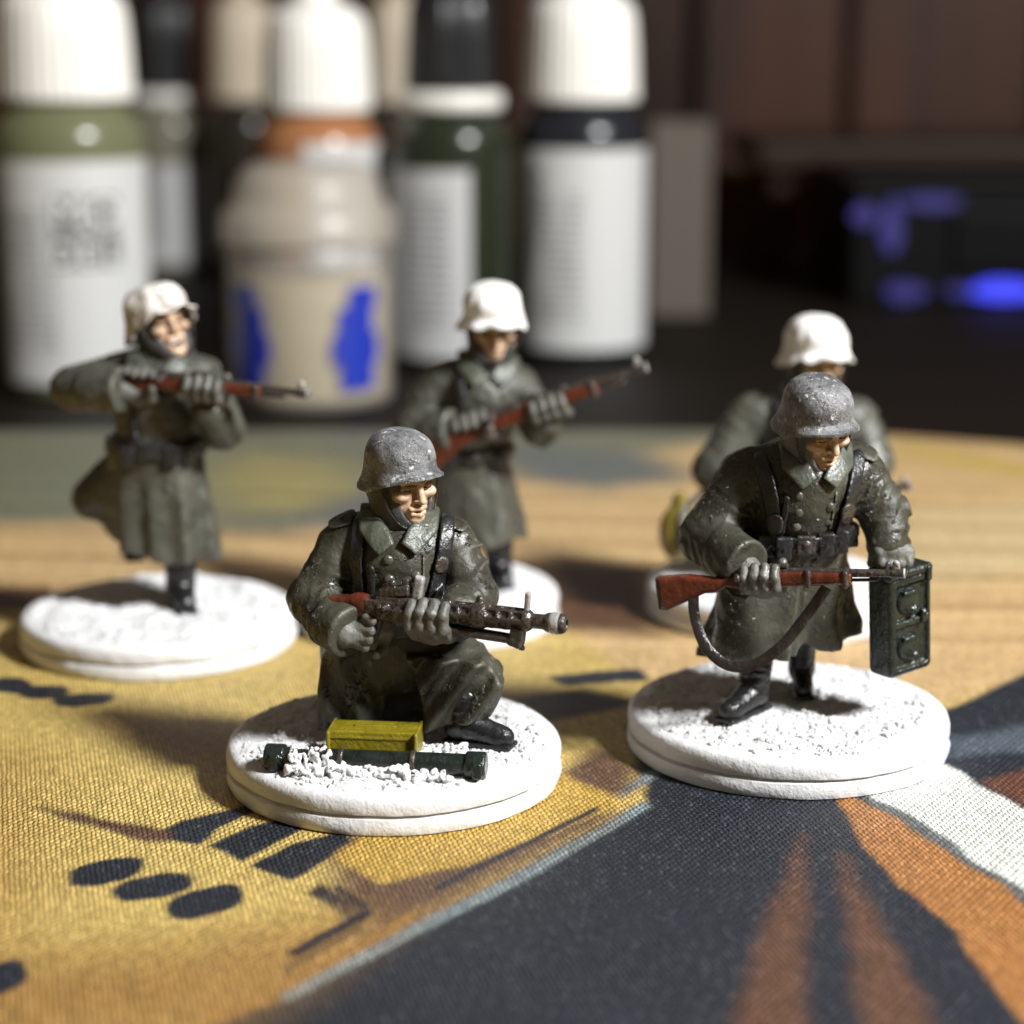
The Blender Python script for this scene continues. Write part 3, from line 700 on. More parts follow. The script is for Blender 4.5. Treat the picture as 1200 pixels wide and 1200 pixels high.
def base_parts(root, seed, crumbs=1600):
    prof = [(12.2, .02), (12.75, .1), (12.9, .5), (12.88, 1.0), (12.8, 1.28), (12.36, 1.42), (12.34, 1.5), (12.78, 1.62), (12.86, 1.9), (12.86, 2.5), (12.74, 2.85), (12.5, 3.1), (12.1, 3.2), (11.0, 3.22)]
    n = 180; V, Fc = lathe(prof, n); V = np.array(V)
    for i, v in enumerate(V):
        p = Vector((v[0]*.35+seed*7, v[1]*.35, v[2]*.9)); k = 1+.006*noise.noise(p)+.003*noise.noise(p*4)
        j = i//n
        if 3 <= j <= 7: k += .006*noise.noise(Vector((v[0]*.8, v[1]*.8+seed, 0)))
        V[i, 0] *= k; V[i, 1] *= k
        if 1 < j < 12: V[i, 2] += .07*noise.noise(Vector((v[0]*.3, v[1]*.3, seed*3.3)))
    b = mesh_obj('base', V, Fc, M['rim'], root)
    # snow: uneven heap of flock, thin and ragged at the edge
    nr, nt = 70, 230; P = [(0, 0, 3.6)]
    for j in range(1, nr+1):
        for i in range(nt):
            a = 2*math.pi*i/nt; ca, sa = math.cos(a), math.sin(a)
            re = 12.1+.45*noise.noise(Vector((ca*3+seed, sa*3, 1)))+.4*noise.noise(Vector((ca*11+seed, sa*11, 5)))
            r = re*(j/nr)**.8; x, y = r*ca, r*sa; q = Vector((x, y, seed*5.1))
            edge = min(1, (re-r)/1.0)
            z = 3.46+.42*noise.noise(q*.33)+.24*noise.noise(q*.9)+.13*noise.noise(q*2.3)+.12*noise.noise(q*4.6)
            z = 3.1+(z-3.1)*(edge**.6) if j < nr else 3.12
            P.append((x, y, z))
    Fc = [(0, 1+i, 1+(i+1) % nt) for i in range(nt)]
    for j in range(nr-1):
        for i in range(nt):
            a = 1+j*nt+i; c = 1+j*nt+(i+1) % nt
            Fc.append((a, a+nt, c+nt, c))
    rs = random.Random(seed*13+1)
    phi = (1+5**.5)/2; ico = [Vector(v).normalized() for v in ((-1, phi, 0), (1, phi, 0), (-1, -phi, 0), (1, -phi, 0), (0, -1, phi), (0, 1, phi), (0, -1, -phi), (0, 1, -phi), (phi, 0, -1), (phi, 0, 1), (-phi, 0, -1), (-phi, 0, 1))]
    icf = ((0, 11, 5), (0, 5, 1), (0, 1, 7), (0, 7, 10), (0, 10, 11), (1, 5, 9), (5, 11, 4), (11, 10, 2), (10, 7, 6), (7, 1, 8), (3, 9, 4), (3, 4, 2), (3, 2, 6), (3, 6, 8), (3, 8, 9), (4, 9, 5), (2, 4, 11), (6, 2, 10), (8, 6, 7), (9, 8, 1))
    for k in range(crumbs):                                # loose crumbs of flock, half sunk
        a = rs.uniform(0, 2*math.pi); r = 12.15*math.sqrt(rs.uniform(.02, 1)); s = .07+.26*rs.random()**3
        q = Vector((r*math.cos(a), r*math.sin(a), seed*5.1))
        if noise.noise(q*.6) < rs.uniform(-.5, .25): s *= .55
        zc = (3.46+.42*noise.noise(q*.33)+.24*noise.noise(q*.9)) if r < 11.2 else 3.12+.25*max(0, 12.1-r)
        o = len(P)
        for d in ico: P.append((q.x+d.x*s*rs.uniform(.7, 1.35), q.y+d.y*s*rs.uniform(.7, 1.35), zc+d.z*s*rs.uniform(.6, 1.1)))
        Fc += [(o+a_, o+b_, o+c_) for a_, b_, c_ in icf]
    s = mesh_obj('snow', P, Fc, M['snow'], root); s['kind'] = 'stuff'
    return b

def face_vol(shout):
    U = []
    a = lambda p, k=.3: U.append((p, k)); c = lambda p, k=.15: U.append((p, k, 'cut'))
    a(ell((0, .3, .7), (1.85, 2.15, 2.0))); jz = -.35 if shout else 0
    a(ell((0, -.45, -1.2+jz), (1.42, 1.55, 1.25)), .7); a(ell((0, -1.72, -2.05+jz), (.62, .5, .45)), .5)
    for s in (-1, 1):
        a(ell((s*1.08, -1.5, -.42), (.58, .56, .40)), .4); a(ell((s*1.35, -.7, -1.3+jz), (.4, .7, .6)), .4)
    a(cone((-1.05, -1.72, .62), (-.2, -2.02, .52), .32, .3), .3); a(cone((1.05, -1.72, .62), (.2, -2.02, .52), .32, .3), .3)
    for s in (-1, 1): c(ell((s*.78, -2.2, .05), (.56, .62, .36)), .16)
    a(cone((0, -2.0, .4), (0, -2.46, -.68), .22, .26), .2)
    for s in (-1, 1): a(ell((s*.27, -2.2, -.76), (.20, .25, .16)), .15)
    for s in (-1, 1): a(ell((s*.78, -1.66, .06), (.36, .34, .26)), .06)
    for s in (-1, 1): c(cone((s*.45, -2.35, -.85), (s*.95, -2.0, -1.6+jz), .1, .12), .2)       # cheek folds
    if shout:
        a(cone((-.6, -1.95, -1.25), (.6, -1.95, -1.25), .24, .24), .2); a(cone((-.5, -1.85, -2.1), (.5, -1.85, -2.1), .24, .24), .2)
        c(ell((0, -2.2, -1.68), (.56, .75, .36)), .1)
    else:
        a(cone((-.55, -1.95, -1.3), (0, -2.2, -1.26), .17, .2), .12); a(cone((.55, -1.95, -1.3), (0, -2.2, -1.26), .17, .2), .12)
        a(cone((-.45, -1.95, -1.66), (0, -2.14, -1.68), .18, .21), .12); a(cone((.45, -1.95, -1.66), (0, -2.14, -1.68), .18, .21), .12)
        c(ell((0, -2.3, -1.47), (.62, .42, .075)), .05)
    a(cone((0, .4, -1.5), (0, .7, -4.0), 1.35, 1.5), .5)
    return sculpt(U, .075).mesh()

def toque_vol():
    return sculpt([(ell((0, .35, -.15), (2.14, 2.36, 2.55)), .3), (cone((0, -.2, -1.8), (0, .5, -3.9), 1.95, 2.15, (.1, .9, (.1, .3, 0), 0)), .5),
                   (ell((0, -2.6, -.35), (1.42, 1.95, 2.15)), .12, 'cut')], .1).mesh()

def helmet_mesh(cover, seed):
    nt = 96; rings = []
    def base_r(c): return 2.62+.42*c*c
    for j in range(1, 15):
        ph = math.radians(90*j/14); rings.append(('d', math.sin(ph)**.76, math.cos(ph)**.8 if j < 14 else 0))
    for k in range(1, 8): rings.append(('s', k/7, 0))
    V = [(0, 0, 3.72)]; zb = 1.15
    def rim(c):
        r = 2.98+.92*max(c, 0)**2.2+.72*max(-c, 0)**1.6
        z = -.62+1.62*max(c, 0)**1.1-.4*max(-c, 0)
        return r, z
    for kind, a, b in rings:
        for i in range(nt):
            th = 2*math.pi*i/nt; c = math.cos(th); r0 = base_r(c); rr, zr = rim(c)
            if kind == 'd': r = r0*a; z = zb+2.55*b
            else: r = r0+(rr-r0)*a**1.9; z = zb+(zr-zb)*a
            q = Vector((math.sin(th)*r*.8, -c*r*.8, z*.8+seed*9))
            if cover:
                w = .26*noise.noise(q*.8)+.13*abs(noise.noise(Vector((th*2.2, z*.35, seed))))*2
                if kind == 's': w += .10*math.sin(th*13+seed+2*noise.noise(q))*a; z += .16*math.sin(th*9+seed)*a
                r += w; z += .1*noise.noise(q*.9)
            else:
                r += .035*noise.noise(q*1.2)
            V.append((math.sin(th)*r, -c*r, z))
    m = len(rings)
    last = 1+(m-1)*nt
    for dr, dz in ((.02, -.2), (-.28, -.22), (-.32, .05)):      # rolled edge, then inside
        for i in range(nt):
            x, y, z = V[last+i]; L = math.hypot(x, y); V.append((x*(L+dr)/L, y*(L+dr)/L, z+dz))
    for i in range(nt):
        x, y, z = V[last+i]; L = math.hypot(x, y); V.append((x*2.25/L, y*2.4/L, 1.5))
    V.append((0, 0, 3.0))
    Fc = [(0, 1+(i+1) % nt, 1+i)[::-1] for i in range(nt)]
    for j in range(m+3):
        for i in range(nt):
            a = 1+j*nt+i; b = 1+j*nt+(i+1) % nt; Fc.append((a, a+nt, b+nt, b))
    o = 1+(m+3)*nt; e = len(V)-1
    Fc += [(o+i, e, o+(i+1) % nt) for i in range(nt)]
    return V, Fc

def head(root, pos, yaw, pitch, roll=0, shout=False, cover=None, tq='toque', strap=True, k=1.0):
    RH = Matrix.Translation(Vector(pos)) @ rotm(yaw, pitch, roll) @ Matrix.Scale(k, 4)
    R = RH @ Matrix.Scale(1.14, 4)
    V, Q = cached(('face', shout), lambda: face_vol(shout))
    hd = mesh_obj('head', V, Q, M['skin'], root, M=R)
    for s in (-1, 1):
        V, Q = cached(('eye', s), lambda: sculpt([(ell((s*.78, -1.84, .0), (.32, .2, .11)), .05)], .05).mesh()); mesh_obj('eye', V, Q, M['eye'], hd, M=R)
        V, Q = cached(('brow', s), lambda: sculpt([(cone((s*.35, -2.2, .36), (s*1.15, -1.88, .40), .09, .06), .05)], .06).mesh()); mesh_obj('eyebrow', V, Q, M['hair'], hd, M=R)
    if shout:
        V, Q = cached('mouth', lambda: sculpt([(ell((0, -1.55, -1.7), (.6, .35, .42)), .05)], .07).mesh()); mesh_obj('mouth', V, Q, M['eye'], hd, M=R)
        V, Q = cached('teeth', lambda: sculpt([(cone((-.36, -1.85, -1.5), (.36, -1.85, -1.5), .1, .1), .05)], .05).mesh()); mesh_obj('teeth', V, Q, M['teeth'], hd, M=R)
    else:
        V, Q = cached('lip', lambda: sculpt([(cone((-.42, -2.03, -1.68), (0, -2.18, -1.7), .13, .17), .05), (cone((.42, -2.03, -1.68), (0, -2.18, -1.7), .13, .17), .05)], .05).mesh()); mesh_obj('lower_lip', V, Q, M['lip'], hd, M=R)
    V, Q = cached('toque', toque_vol); mesh_obj('toque', V, Q, M[tq], root, M=R)
    key = cover or 'plain'
    V, Fc = cached(('helm', key), lambda: helmet_mesh(cover is not None, 3.0 if cover == 'helmet_white' else 6.0))
    hm = mesh_obj('helmet', V, Fc, M[cover or 'helmet'], root, M=RH @ Matrix.Translation((0, .15, .25 if cover else .40)) @ Matrix.Diagonal((1.05, 1.05, 1.0, 1) if cover else (.97, .97, .96, 1)))
    if strap:
        for s in (-1, 1):
            V, Fc = ribbon([(s*2.35, -.9, .4), (s*1.95, -1.25, -1.2), (s*1.2, -1.75, -2.4), (0, -2.1, -2.85)], .24, .14, (s*.8, -.6, 0))
            mesh_obj('chin_strap', V, Fc, M['sling'], hm, M=R)
    return R

def glove(root, c, axis, e1, rho, a0, a1, wrist=None, mat='glove', sp=.82, r=.44, thumb=1, name='glove', h=.1):
    """hand closed round a bar: fingers side by side along the bar, palm at angle a0, thumb across the other side"""
    ax = Vector(axis).normalized(); e1 = (Vector(e1)-ax*Vector(e1).dot(ax)).normalized(); e2 = ax.cross(e1)
    if e2.z < 0: e2 = -e2
    c = Vector(c); U = []; sg = 1 if a1 > a0 else -1
    def at(ang, rad, off): a = math.radians(ang); return tuple(c+ax*off+(e1*math.cos(a)+e2*math.sin(a))*rad)
    for i in range(4):
        off = (i-1.5)*sp; rr = r*(1.0 if i in (1, 2) else .9); end = a1-sg*(8 if i in (0, 3) else 0)
        an = [a0, a0+(end-a0)*.4, a0+(end-a0)*.72, end]
        for k in range(3):
            U.append((cone(at(an[k], rho+r*.75+.12, off), at(an[k+1], rho+r*.7, off), rr*(1.05-.07*k), rr*(1.0-.08*k)), .1))
    U.append((cone(at(a0-sg*12, rho+.45, -1.4*sp), at(a0-sg*12, rho+.45, 1.4*sp), .72, .72), .35))
    U.append((cone(at(a0-sg*35, rho+.5, -1.0*sp), at(a0-sg*35, rho+.5, 1.0*sp), .7, .7), .35))
    if thumb:
        o = 1.7*sp*thumb
        U.append((cone(at(a0-sg*40, rho+.45, o*.4), at(a0-sg*85, rho+.4, o), .5, .46), .2)); U.append((cone(at(a0-sg*85, rho+.4, o), at(a0-sg*140, rho+.35, o*1.15), .46, .38), .12))
    if wrist is not None:
        U.append((cone(at(a0-sg*25, rho+.6, 0), wrist, .95, 1.15), .5))
    return sdf_obj(name, U, h, M[mat], root, rough=(.02, .9, 2))

RIFLE = {}
def rifle(root, origin, fwd, k=1.0, up=(0, 0, 1), sling=None):
    """origin = grip behind the trigger; X forward"""
    R = frame(origin, fwd, up) @ Matrix.Diagonal((k, k*1.22, k*1.22, 1)) @ Matrix.Translation((3.0, 0, 0))
    rt = empty('rifle', parent=root)
    def mk(nm, key, prims, mat, h=.1):
        V, Q = cached(('rifle', key), lambda: sculpt(prims(), h).mesh()); return mesh_obj(nm, V, Q, M[mat], rt, M=R)
    prof = [(-8.6, .05), (-8.45, -2.15), (-7.9, -2.25), (-4.6, -1.05), (-3.6, -1.0), (-2.9, -.62), (-1.8, -.72), (.2, -.85), (1.6, -.62), (7.3, -.38), (7.4, .36), (1.0, .48), (.6, .18), (-2.3, .18), (-3.0, -.02), (-4.2, .0), (-6, .16)]
    mk('stock', 'stock', lambda: [(prism(prof, .56, .3), .05)], 'wood')
    mk('butt_plate', 'butt', lambda: [(prism([(-8.75, .0), (-8.6, -2.15), (-8.25, -2.2), (-8.4, .05)], .5, .15), .05)], 'metal')
    mk('barrel', 'barrel', lambda: [(cone((.4, 0, .36), (11.0, 0, .28), .34, .26), .05), (cone((10.7, 0, .28), (11.4, 0, .28), .34, .34), .05), (cone((7.2, 0, -.18), (9.4, 0, -.16), .12, .12), .05)], 'metal')
    mk('bolt', 'bolt', lambda: [(cone((-2.5, 0, .36), (.4, 0, .38), .36, .4), .05), (cone((-1.6, 0, .4), (-1.7, -1.0, .25), .16, .16), .1), (ell((-1.7, -1.1, .2), (.3, .3, .3)), .1), (box((1.5, 0, .78), (.8, .28, .16), None, .08), .1)], 'metal')
    for x in (3.9, 6.9):
        mk('barrel_band', ('band', x), lambda: [(box((x, 0, -.02), (.26, .66, .62), None, .2), .05)], 'metal')
    mk('front_sight', 'sight', lambda: [(box((10.9, 0, .68), (.3, .12, .32), None, .06), .1), (ell((10.9, 0, .98), (.26, .22, .2)), .1), (ell((11.5, 0, .28), (.16, .36, .36)), .05)], 'steel', .08)
    mk('trigger_guard', 'guard', lambda: [(cone((-.6, 0, -.9), (-1.4, 0, -1.4), .15, .15), .1), (cone((-1.4, 0, -1.4), (-2.4, 0, -1.25), .15, .15), .1), (cone((-2.4, 0, -1.25), (-2.9, 0, -.7), .15, .15), .1), (cone((-1.7, 0, -.6), (-1.9, 0, -1.15), .1, .1), .05)], 'metal', .09)
    if sling:
        V, Fc = ribbon(sling, .82, .34, (0, -1, .25)); mesh_obj('sling', V, Fc, M['sling'], rt)
    return R

def buttons(root, vol, pts, r=.36, nm='button'):
    V0, Q0 = cached(('btn', r), lambda: sculpt([(ell((0, 0, 0), (r, r*.55, r)), .02)], .08).mesh())
    for x, z in pts:
        y = vol.front(x, z)
        if y is None: continue
        mesh_obj(nm, V0, Q0, M['button'], root, M=Matrix.Translation((x, y-.06, z)))

def shell_part(root, name, vol, region, off, th, lo, hi, mat):
    V, Q = vol.shell(region, off, th, lo, hi).mesh()
    if len(V): return mesh_obj(name, V, Q, M[mat], root)

def chain_region(path, w):
    """front band following an (x,z) path"""
    def fn(X, Y, Z):
        d = None
        for (x0, z0), (x1, z1) in zip(path[:-1], path[1:]):
            ex, ez = x1-x0, z1-z0; t_ = np.clip(((X-f32(x0))*f32(ex)+(Z-f32(z0))*f32(ez))/f32(ex*ex+ez*ez), 0, 1)
            q = np.sqrt((X-f32(x0)-t_*f32(ex))**2+(Z-f32(z0)-t_*f32(ez))**2)-f32(w)
            d = q if d is None else np.minimum(d, q)
        return d+0*Y
    return fn
def strap(root, name, vol, path, w, ymid, off=.12, th=.3, mat='black'):
    P = np.array(path); f = chain_region(path, w)
    shell_part(root, name, vol, lambda X, Y, Z: np.maximum(f(X, Y, Z), Y-f32(ymid)), off, th, (P[:, 0].min()-w-.5, -20, P[:, 1].min()-w-.5), (P[:, 0].max()+w+.5, ymid+.5, P[:, 1].max()+w+.5), mat)

def collar(root, vol, cx, cz, ymid, k=1.0, sk=0.):
    L = [(-3.0, 2.5), (-2.95, 1.0), (-1.4, -.55), (-.25, .35), (-.75, 1.3), (-1.8, 2.4)]
    for s in (1, -1):
        P = [(cx+s*x*k+sk*z, cz+z*k) for x, z in L]
        A = np.array(P)
        shell_part(root, 'collar_flap', vol, lambda X, Y, Z: np.maximum(poly2(P, X, Z)+0*Y, Y-f32(ymid)), .3, .34, (A[:, 0].min()-.5, -20, A[:, 1].min()-.5), (A[:, 0].max()+.5, ymid+.5, A[:, 1].max()+.5), 'trim')

def skirt(z1, c1, r1, z0, c0, r0, folds, seed=0, tilt=0., flat=1.0):
    """flared coat skirt from waist z1 to hem z0 with folds growing towards the hem"""
    rs = np.random.RandomState(seed); ph = rs.uniform(0, 6, 4)
    def fn(X, Y, Z):
        t_ = np.clip((f32(z1)-Z)/f32(z1-z0), -.2, 1.3)
        cx = f32(c1[0])+t_*f32(c0[0]-c1[0]); cy = f32(c1[1])+t_*f32(c0[1]-c1[1])
        tt = np.clip(t_, 0, 1)**f32(flat)
        rx = f32(r1[0])+tt*f32(r0[0]-r1[0]); ry = f32(r1[1])+tt*f32(r0[1]-r1[1])
        dx, dy = X-cx, Y-cy; an = np.arctan2(dy/ry, dx/rx)
        fo = f32(folds)*np.clip(t_, 0, 1.2)*(np.sin(an*5+f32(ph[0])+t_*f32(1.2))*f32(.55)+np.sin(an*9+f32(ph[1])-t_)*f32(.35)+np.sin(an*3+f32(ph[2]))*f32(.5)+(f32(.9)-f32(1.8)*np.abs(np.sin(an*4.5+f32(ph[3])+t_*f32(.8))))*f32(.45))
        q = np.sqrt((dx/rx)**2+(dy/ry)**2)-1-fo
        d = q*np.minimum(rx, ry)*f32(.85)
        hem = f32(z0)+X*f32(tilt)+f32(.25)*np.sin(an*4+f32(ph[3]))
        return np.maximum(np.maximum(d, hem-Z), Z-f32(z1+.5))
    m = max(r0[0], r0[1], r1[0])*1.3
    return Prim(fn, (min(c0[0], c1[0])-m, min(c0[1], c1[1])-m, z0-2.5), (max(c0[0], c1[0])+m, max(c0[1], c1[1])+m, z1+.6))

def hollow(z0, c, r):
    """open underside of a skirt"""
    return ell((c[0], c[1], z0-.3), (r[0]-.9, r[1]-.9, 1.6))

def boot(root, top, ankle, toe, r=1.25, name='boot'):
    t_, a, o = Vector(top), Vector(ankle), Vector(toe)
    d = (o-a); d.z = 0; d = d.normalized(); heel = a-d*.75; heel.z = a.z-.2
    sole = a.z-.95
    U = [(cone(t_, a, r*1.05, r*.82, (.09, 1.1, (0, .3, .2), 1)), .2), (cone((a.x, a.y, a.z), (o.x-d.x*.5, o.y-d.y*.5, o.z), r*.82, r*.62), .4), (cone(heel, heel+Vector((0, 0, -.3)), r*.62, r*.62), .3),
         (cone((o.x-d.x*.4, o.y-d.y*.4, o.z), o, r*.62, r*.55), .3)]
    b = sdf_obj(name, U, .1, M['boot'], root)
    R = Matrix(((d.x, -d.y, 0, 0), (d.y, d.x, 0, 0), (0, 0, 1, 0), (0, 0, 0, 1)))
    mid = (heel+o)*.5; L = (o-heel).length*.5+r*.55
    V, Q = sculpt([(box((0, 0, 0), (L, r*.68, .2), None, .18), .05)], .1).mesh()
    mesh_obj('sole', V, Q, M['black'], b, M=Matrix.Translation((mid.x, mid.y, max(min(a.z, o.z)-.62, 3.55))) @ R)
    return b

def coat_vol(prims, h, lo, hi, seed, rough=(.06, 3.6)):
    v = Vol(lo, hi, h)
    for p in prims:
        if len(p) < 3: v.add(p[0], p[1], 1.2)
        else: v.cut(p[0], p[1])
    v.rough(rough[0], rough[1], seed); v.rough(.03, 1.7, seed+1)
    return v

def torso_vol(P, idx, h, lo, hi, seed): return coat_vol([P[i] for i in idx], h, lo, hi, seed)

def belt(root, vol, z, tilt, w, lo, hi, buckle=None, mat='black'):
    shell_part(root, 'belt', vol, lambda X, Y, Z: np.abs(Z-f32(z)-X*f32(tilt))-f32(w)+0*Y, .12, .34, lo, hi, mat)
    if buckle:
        x = buckle; y = vol.front(x, z+x*tilt)
        sdf_obj('buckle', [(box((x, y-.4, z+x*tilt), (.75, .28, .72), None, .15), .05), (ell((x, y-.65, z+x*tilt), (.35, .2, .35)), .15)], .09, M['metal'], root)

def pouch(root, vol, x, z, w=.62, hh=.95, d=.6, tilt=0.):
    y = vol.front(x, z)
    if y is None: return
    R = rotm(0, 0, tilt)
    p = sdf_obj('ammo_pouch', [(box((x, y-.35, z), (w, d, hh), R, .2), .05), (box((x, y-.42, z+hh*.45), (w+.06, d+.04, hh*.5), R, .18), .05), (ell((x, y-.35-d, z-.05), (.16, .16, .2)), .05)], .1, M['black'], root)
    return p

FIG = 'painted soldier miniatures on snowy round bases'
def miniature(loc, label, seed):
    r = empty('soldier_miniature', (loc[0], loc[1], .01)); tag(r, label, 'miniature', FIG)
    base_parts(r, seed, 3600 if seed < 3 else 1200); return r

# ------------------------------------------------------------------ A: kneeling machine gunner
def fig_a():
    root = miniature((-9.1, 150.0), 'kneeling soldier miniature in grey helmet aiming a machine gun over a yellow tin', 1)
    W = lambda a, wl, v, ph: (a, wl, v, ph)
    P = [
        (cone((.2, 1.0, 10.5), (.5, .4, 17.2), 4.3, 3.9), .8),
        (cone((-2.7, .5, 18.5), (3.8, .5, 18.3), 2.15, 2.1), 1.0),
        (cone((.6, .5, 17.6), (.8, .5, 19.2), 2.5, 2.15), .8),
        # arms
        (cone((-3.7, .3, 18.2), (-5.8, -.9, 14.3), 1.95, 1.9, W(.26, 2.1, (.2, .35, .1), 0)), .5),
        (cone((-5.8, -.9, 14.3), (-4.2, -3.8, 13.3), 1.9, 1.8, W(.22, 1.9, (.1, .3, .3), 1)), .5),
        (cyl((-4.6, -3.2, 13.45), (-2.8, -5.2, 12.95), 2.05, .3), .06),
        (cone((4.7, .3, 18.1), (6.2, -1.6, 14.8), 1.9, 1.8, W(.26, 2.0, (-.2, .35, .1), 2)), .5),
        (cone((6.2, -1.6, 14.8), (5.1, -4.6, 14.4), 1.8, 1.65, W(.2, 1.8, (.2, .2, .3), 0)), .5),
        # skirts over the kneeling leg
        (prism([(-5.6, 4.2), (-5.7, 7.5), (-5.0, 11.5), (.6, 12.0), (-.1, 8.5), (-.7, 4.5)], 3.0, 1.0, .4, (.34, 2.4, .3, .5)), .8),
        (cone((-2.2, 1.5, 9.5), (-2.4, 6.2, 5.6), 3.4, 2.2, W(.1, 2.6, (.6, .3, 0), 2)), 1.0),
        # raised knee and its drape
        (cone((2.8, .8, 10.2), (6.4, -2.2, 8.9), 2.8, 1.85), .8),
        (prism([(2.5, 4.9), (2.3, 8.0), (1.2, 10.8), (6.9, 10.4), (8.5, 8.6), (8.2, 7.3), (7.4, 5.9), (5.0, 5.3)], 2.35, .32, -1.9, (.5, 2.7, -.75, 1.2)), .35),
        (cone((1.4, 2.5, 9.5), (3.5, 2.5, 5.6), 3.0, 2.4), 1.0),
        (box((.9, 1.6, 6.5), (2.6, 1.8, 4.0), None, .8), .8),
        (box((0, 0, 2.6), (14, 14, 1.0), None, .1), .2, 'cut'),
    ]
    v = coat_vol(P, .145, (-10.5, -8.5, 2.8), (10.6, 9.6, 24), 11)
    tv = torso_vol(P, (0, 1, 2, 7, 9), .145, (-8.5, -8.5, 9), (9, 8, 24), 11)
    mesh_obj('coat', *v.mesh(), M['coat'], root)
    collar(root, tv, .65, 18.95, 1.2)
    # double-breasted front edge and buttons
    strap(root, 'coat_front_edge', tv, [(2.55, 18.2), (2.45, 14.5)], .12, .0, .02, .16, 'coat')
    buttons(root, tv, [(-.05, 18.0), (.02, 16.55), (-.1, 15.1), (1.95, 16.75)], .42)
    strap(root, 'shoulder_strap', tv, [(-2.3, 20.2), (-2.6, 17.6), (-2.3, 14.2)], .55, .6)
    strap(root, 'shoulder_strap', tv, [(-1.35, 17.3), (-1.4, 14.0)], .3, .2)
    strap(root, 'shoulder_strap', tv, [(4.3, 20.2), (4.1, 18.2), (3.3, 14.8)], .55, .6)
    strap(root, 'strap_buckle', tv, [(3.9, 17.6), (3.85, 17.2)], .5, .0, .4, .2, 'metal')
    strap(root, 'epaulette', v, [(5.4, 20.0), (4.2, 20.5)], .42, 1.4, .08, .18, 'coat')
    strap(root, 'epaulette', v, [(-4.4, 20.2), (-3.2, 20.6)], .42, 1.4, .08, .18, 'coat')
    belt(root, tv, 12.6, 0, .6, (-6, -6, 11), (6, 6, 14))
    head(root, (.8, -.35, 23.35), 38, 6, -3)
    # machine gun
    g0 = Vector((-1.9, -4.4, 14.75)); d = Vector((14.5, -4.7, -.25)); R = frame(g0, d) @ Matrix.Diagonal((1, 1.15, 1.22, 1))
    mg = empty('machine_gun', parent=root)
    def mk(nm, prims, mat, h=.09): return sdf_obj(nm, prims, h, M[mat], mg, M=R)
    mk('stock', [(prism([(-2.6, .5), (-2.4, -1.4), (-.3, -.7), (1.0, -.6), (1.0, .55), (-.4, .7)], .6, .3), .05), (ell((-.1, -.1, .35), (.95, .6, .55)), .3)], 'wood')
    mk('receiver', [(box((2.6, 0, .05), (2.3, .68, .62), None, .15), .1), (box((2.9, 0, .72), (1.7, .58, .22), None, .12), .1), (box((1.1, -.1, -.9), (.45, .4, .9), rotm(0, 0, 14), .2), .2),
                    (cone((2.2, -.6, .3), (2.1, -1.1, .35), .22, .2), .1), (ell((1.6, -.75, .1), (.3, .25, .3)), .1), (box((3.4, -.85, -.1), (.7, .35, .45), None, .15), .1)], 'metal')
    mk('feed_cover', [(box((2.6, -.05, 1.2), (1.2, .5, .3), rotm(0, 0, -8), .12), .1), (box((3.4, .1, 1.65), (.28, .35, .45), None, .12), .1), (cone((1.8, -.2, 1.4), (2.5, -.3, 1.75), .25, .25), .1)], 'metal')
    mk('rear_sight', [(box((4.35, 0, 1.55), (.35, .3, .75), rotm(0, 0, 12), .12), .1)], 'steel')
    jk = [(cone((4.6, 0, .25), (12.6, 0, .25), .72, .7), .05)]
    for i in range(7):
        for a_ in (-150, -95, -40, 25, 95, 150):
            x = 5.6+i*1.0+(.5 if (a_ // 10) % 2 else 0); cy, cz = math.cos(math.radians(a_)), math.sin(math.radians(a_))
            jk.append((cone((x-.16, cy*.75, .25+cz*.75), (x+.16, cy*.75, .25+cz*.75), .24, .24), .04, 'cut'))
    mk('barrel_jacket', jk, 'metal', .08)
    mk('muzzle', [(cone((12.5, 0, .25), (14.6, 0, .25), .46, .46), .05), (cone((14.4, 0, .25), (15.2, 0, .25), .6, .62), .05), (cone((14.9, 0, .25), (15.8, 0, .25), .3, .3), .04, 'cut')], 'metal', .08)
    mk('muzzle_ring', [(cone((14.75, 0, .25), (14.95, 0, .25), .66, .66), .03), (cone((14, 0, .25), (15.9, 0, .25), .42, .42), .03, 'cut')], 'steel', .08)
    mk('front_sight', [(box((12.7, 0, 1.25), (.2, .2, .75), rotm(0, 0, 4), .1), .1)], 'steel', .08)
    mk('jacket_ring', [(cone((9.0, 0, .25), (9.25, 0, .25), .82, .82), .05), (ell((9.1, 0, 1.15), (.3, .22, .32)), .1)], 'metal', .08)
    mk('bipod', [(cone((5.2, -.3, -.72), (11.6, -.28, -1.0), .26, .24), .05), (cone((5.2, .3, -.72), (11.6, .28, -1.0), .26, .24), .05), (box((12.0, 0, -.75), (.5, .55, .65), rotm(0, 0, 10), .15), .15), (cone((11.4, 0, -1.2), (12.4, 0, -1.5), .22, .18), .1)], 'metal')
    at = lambda x, y=0, z=0: tuple(R @ Vector((x, y, z)))
    # gripping hand (mitten-like) and supporting hand
    gp = at(1.0, -.1, -1.5)
    glove(root, gp, (.25, -.1, 1), (.35, -1, 0), .5, 200, 40, (-3.3, -5.0, 12.9), r=.46, sp=.72, thumb=-1)
    hc = at(5.4, 0, -.1)
    glove(root, hc, d, (0, -1, 0), .85, -85, 62, (5.1, -4.8, 14.1), r=.52, sp=.86)
    # boot of the raised leg, boot of the kneeling leg behind
    boot(root, (5.5, -2.6, 7.2), (5.6, -3.0, 5.2), (8.5, -4.1, 4.5), 1.45)
    boot(root, (-2.4, 5.6, 5.6), (-2.5, 8.2, 5.0), (-2.6, 9.2, 4.0), 1.1)
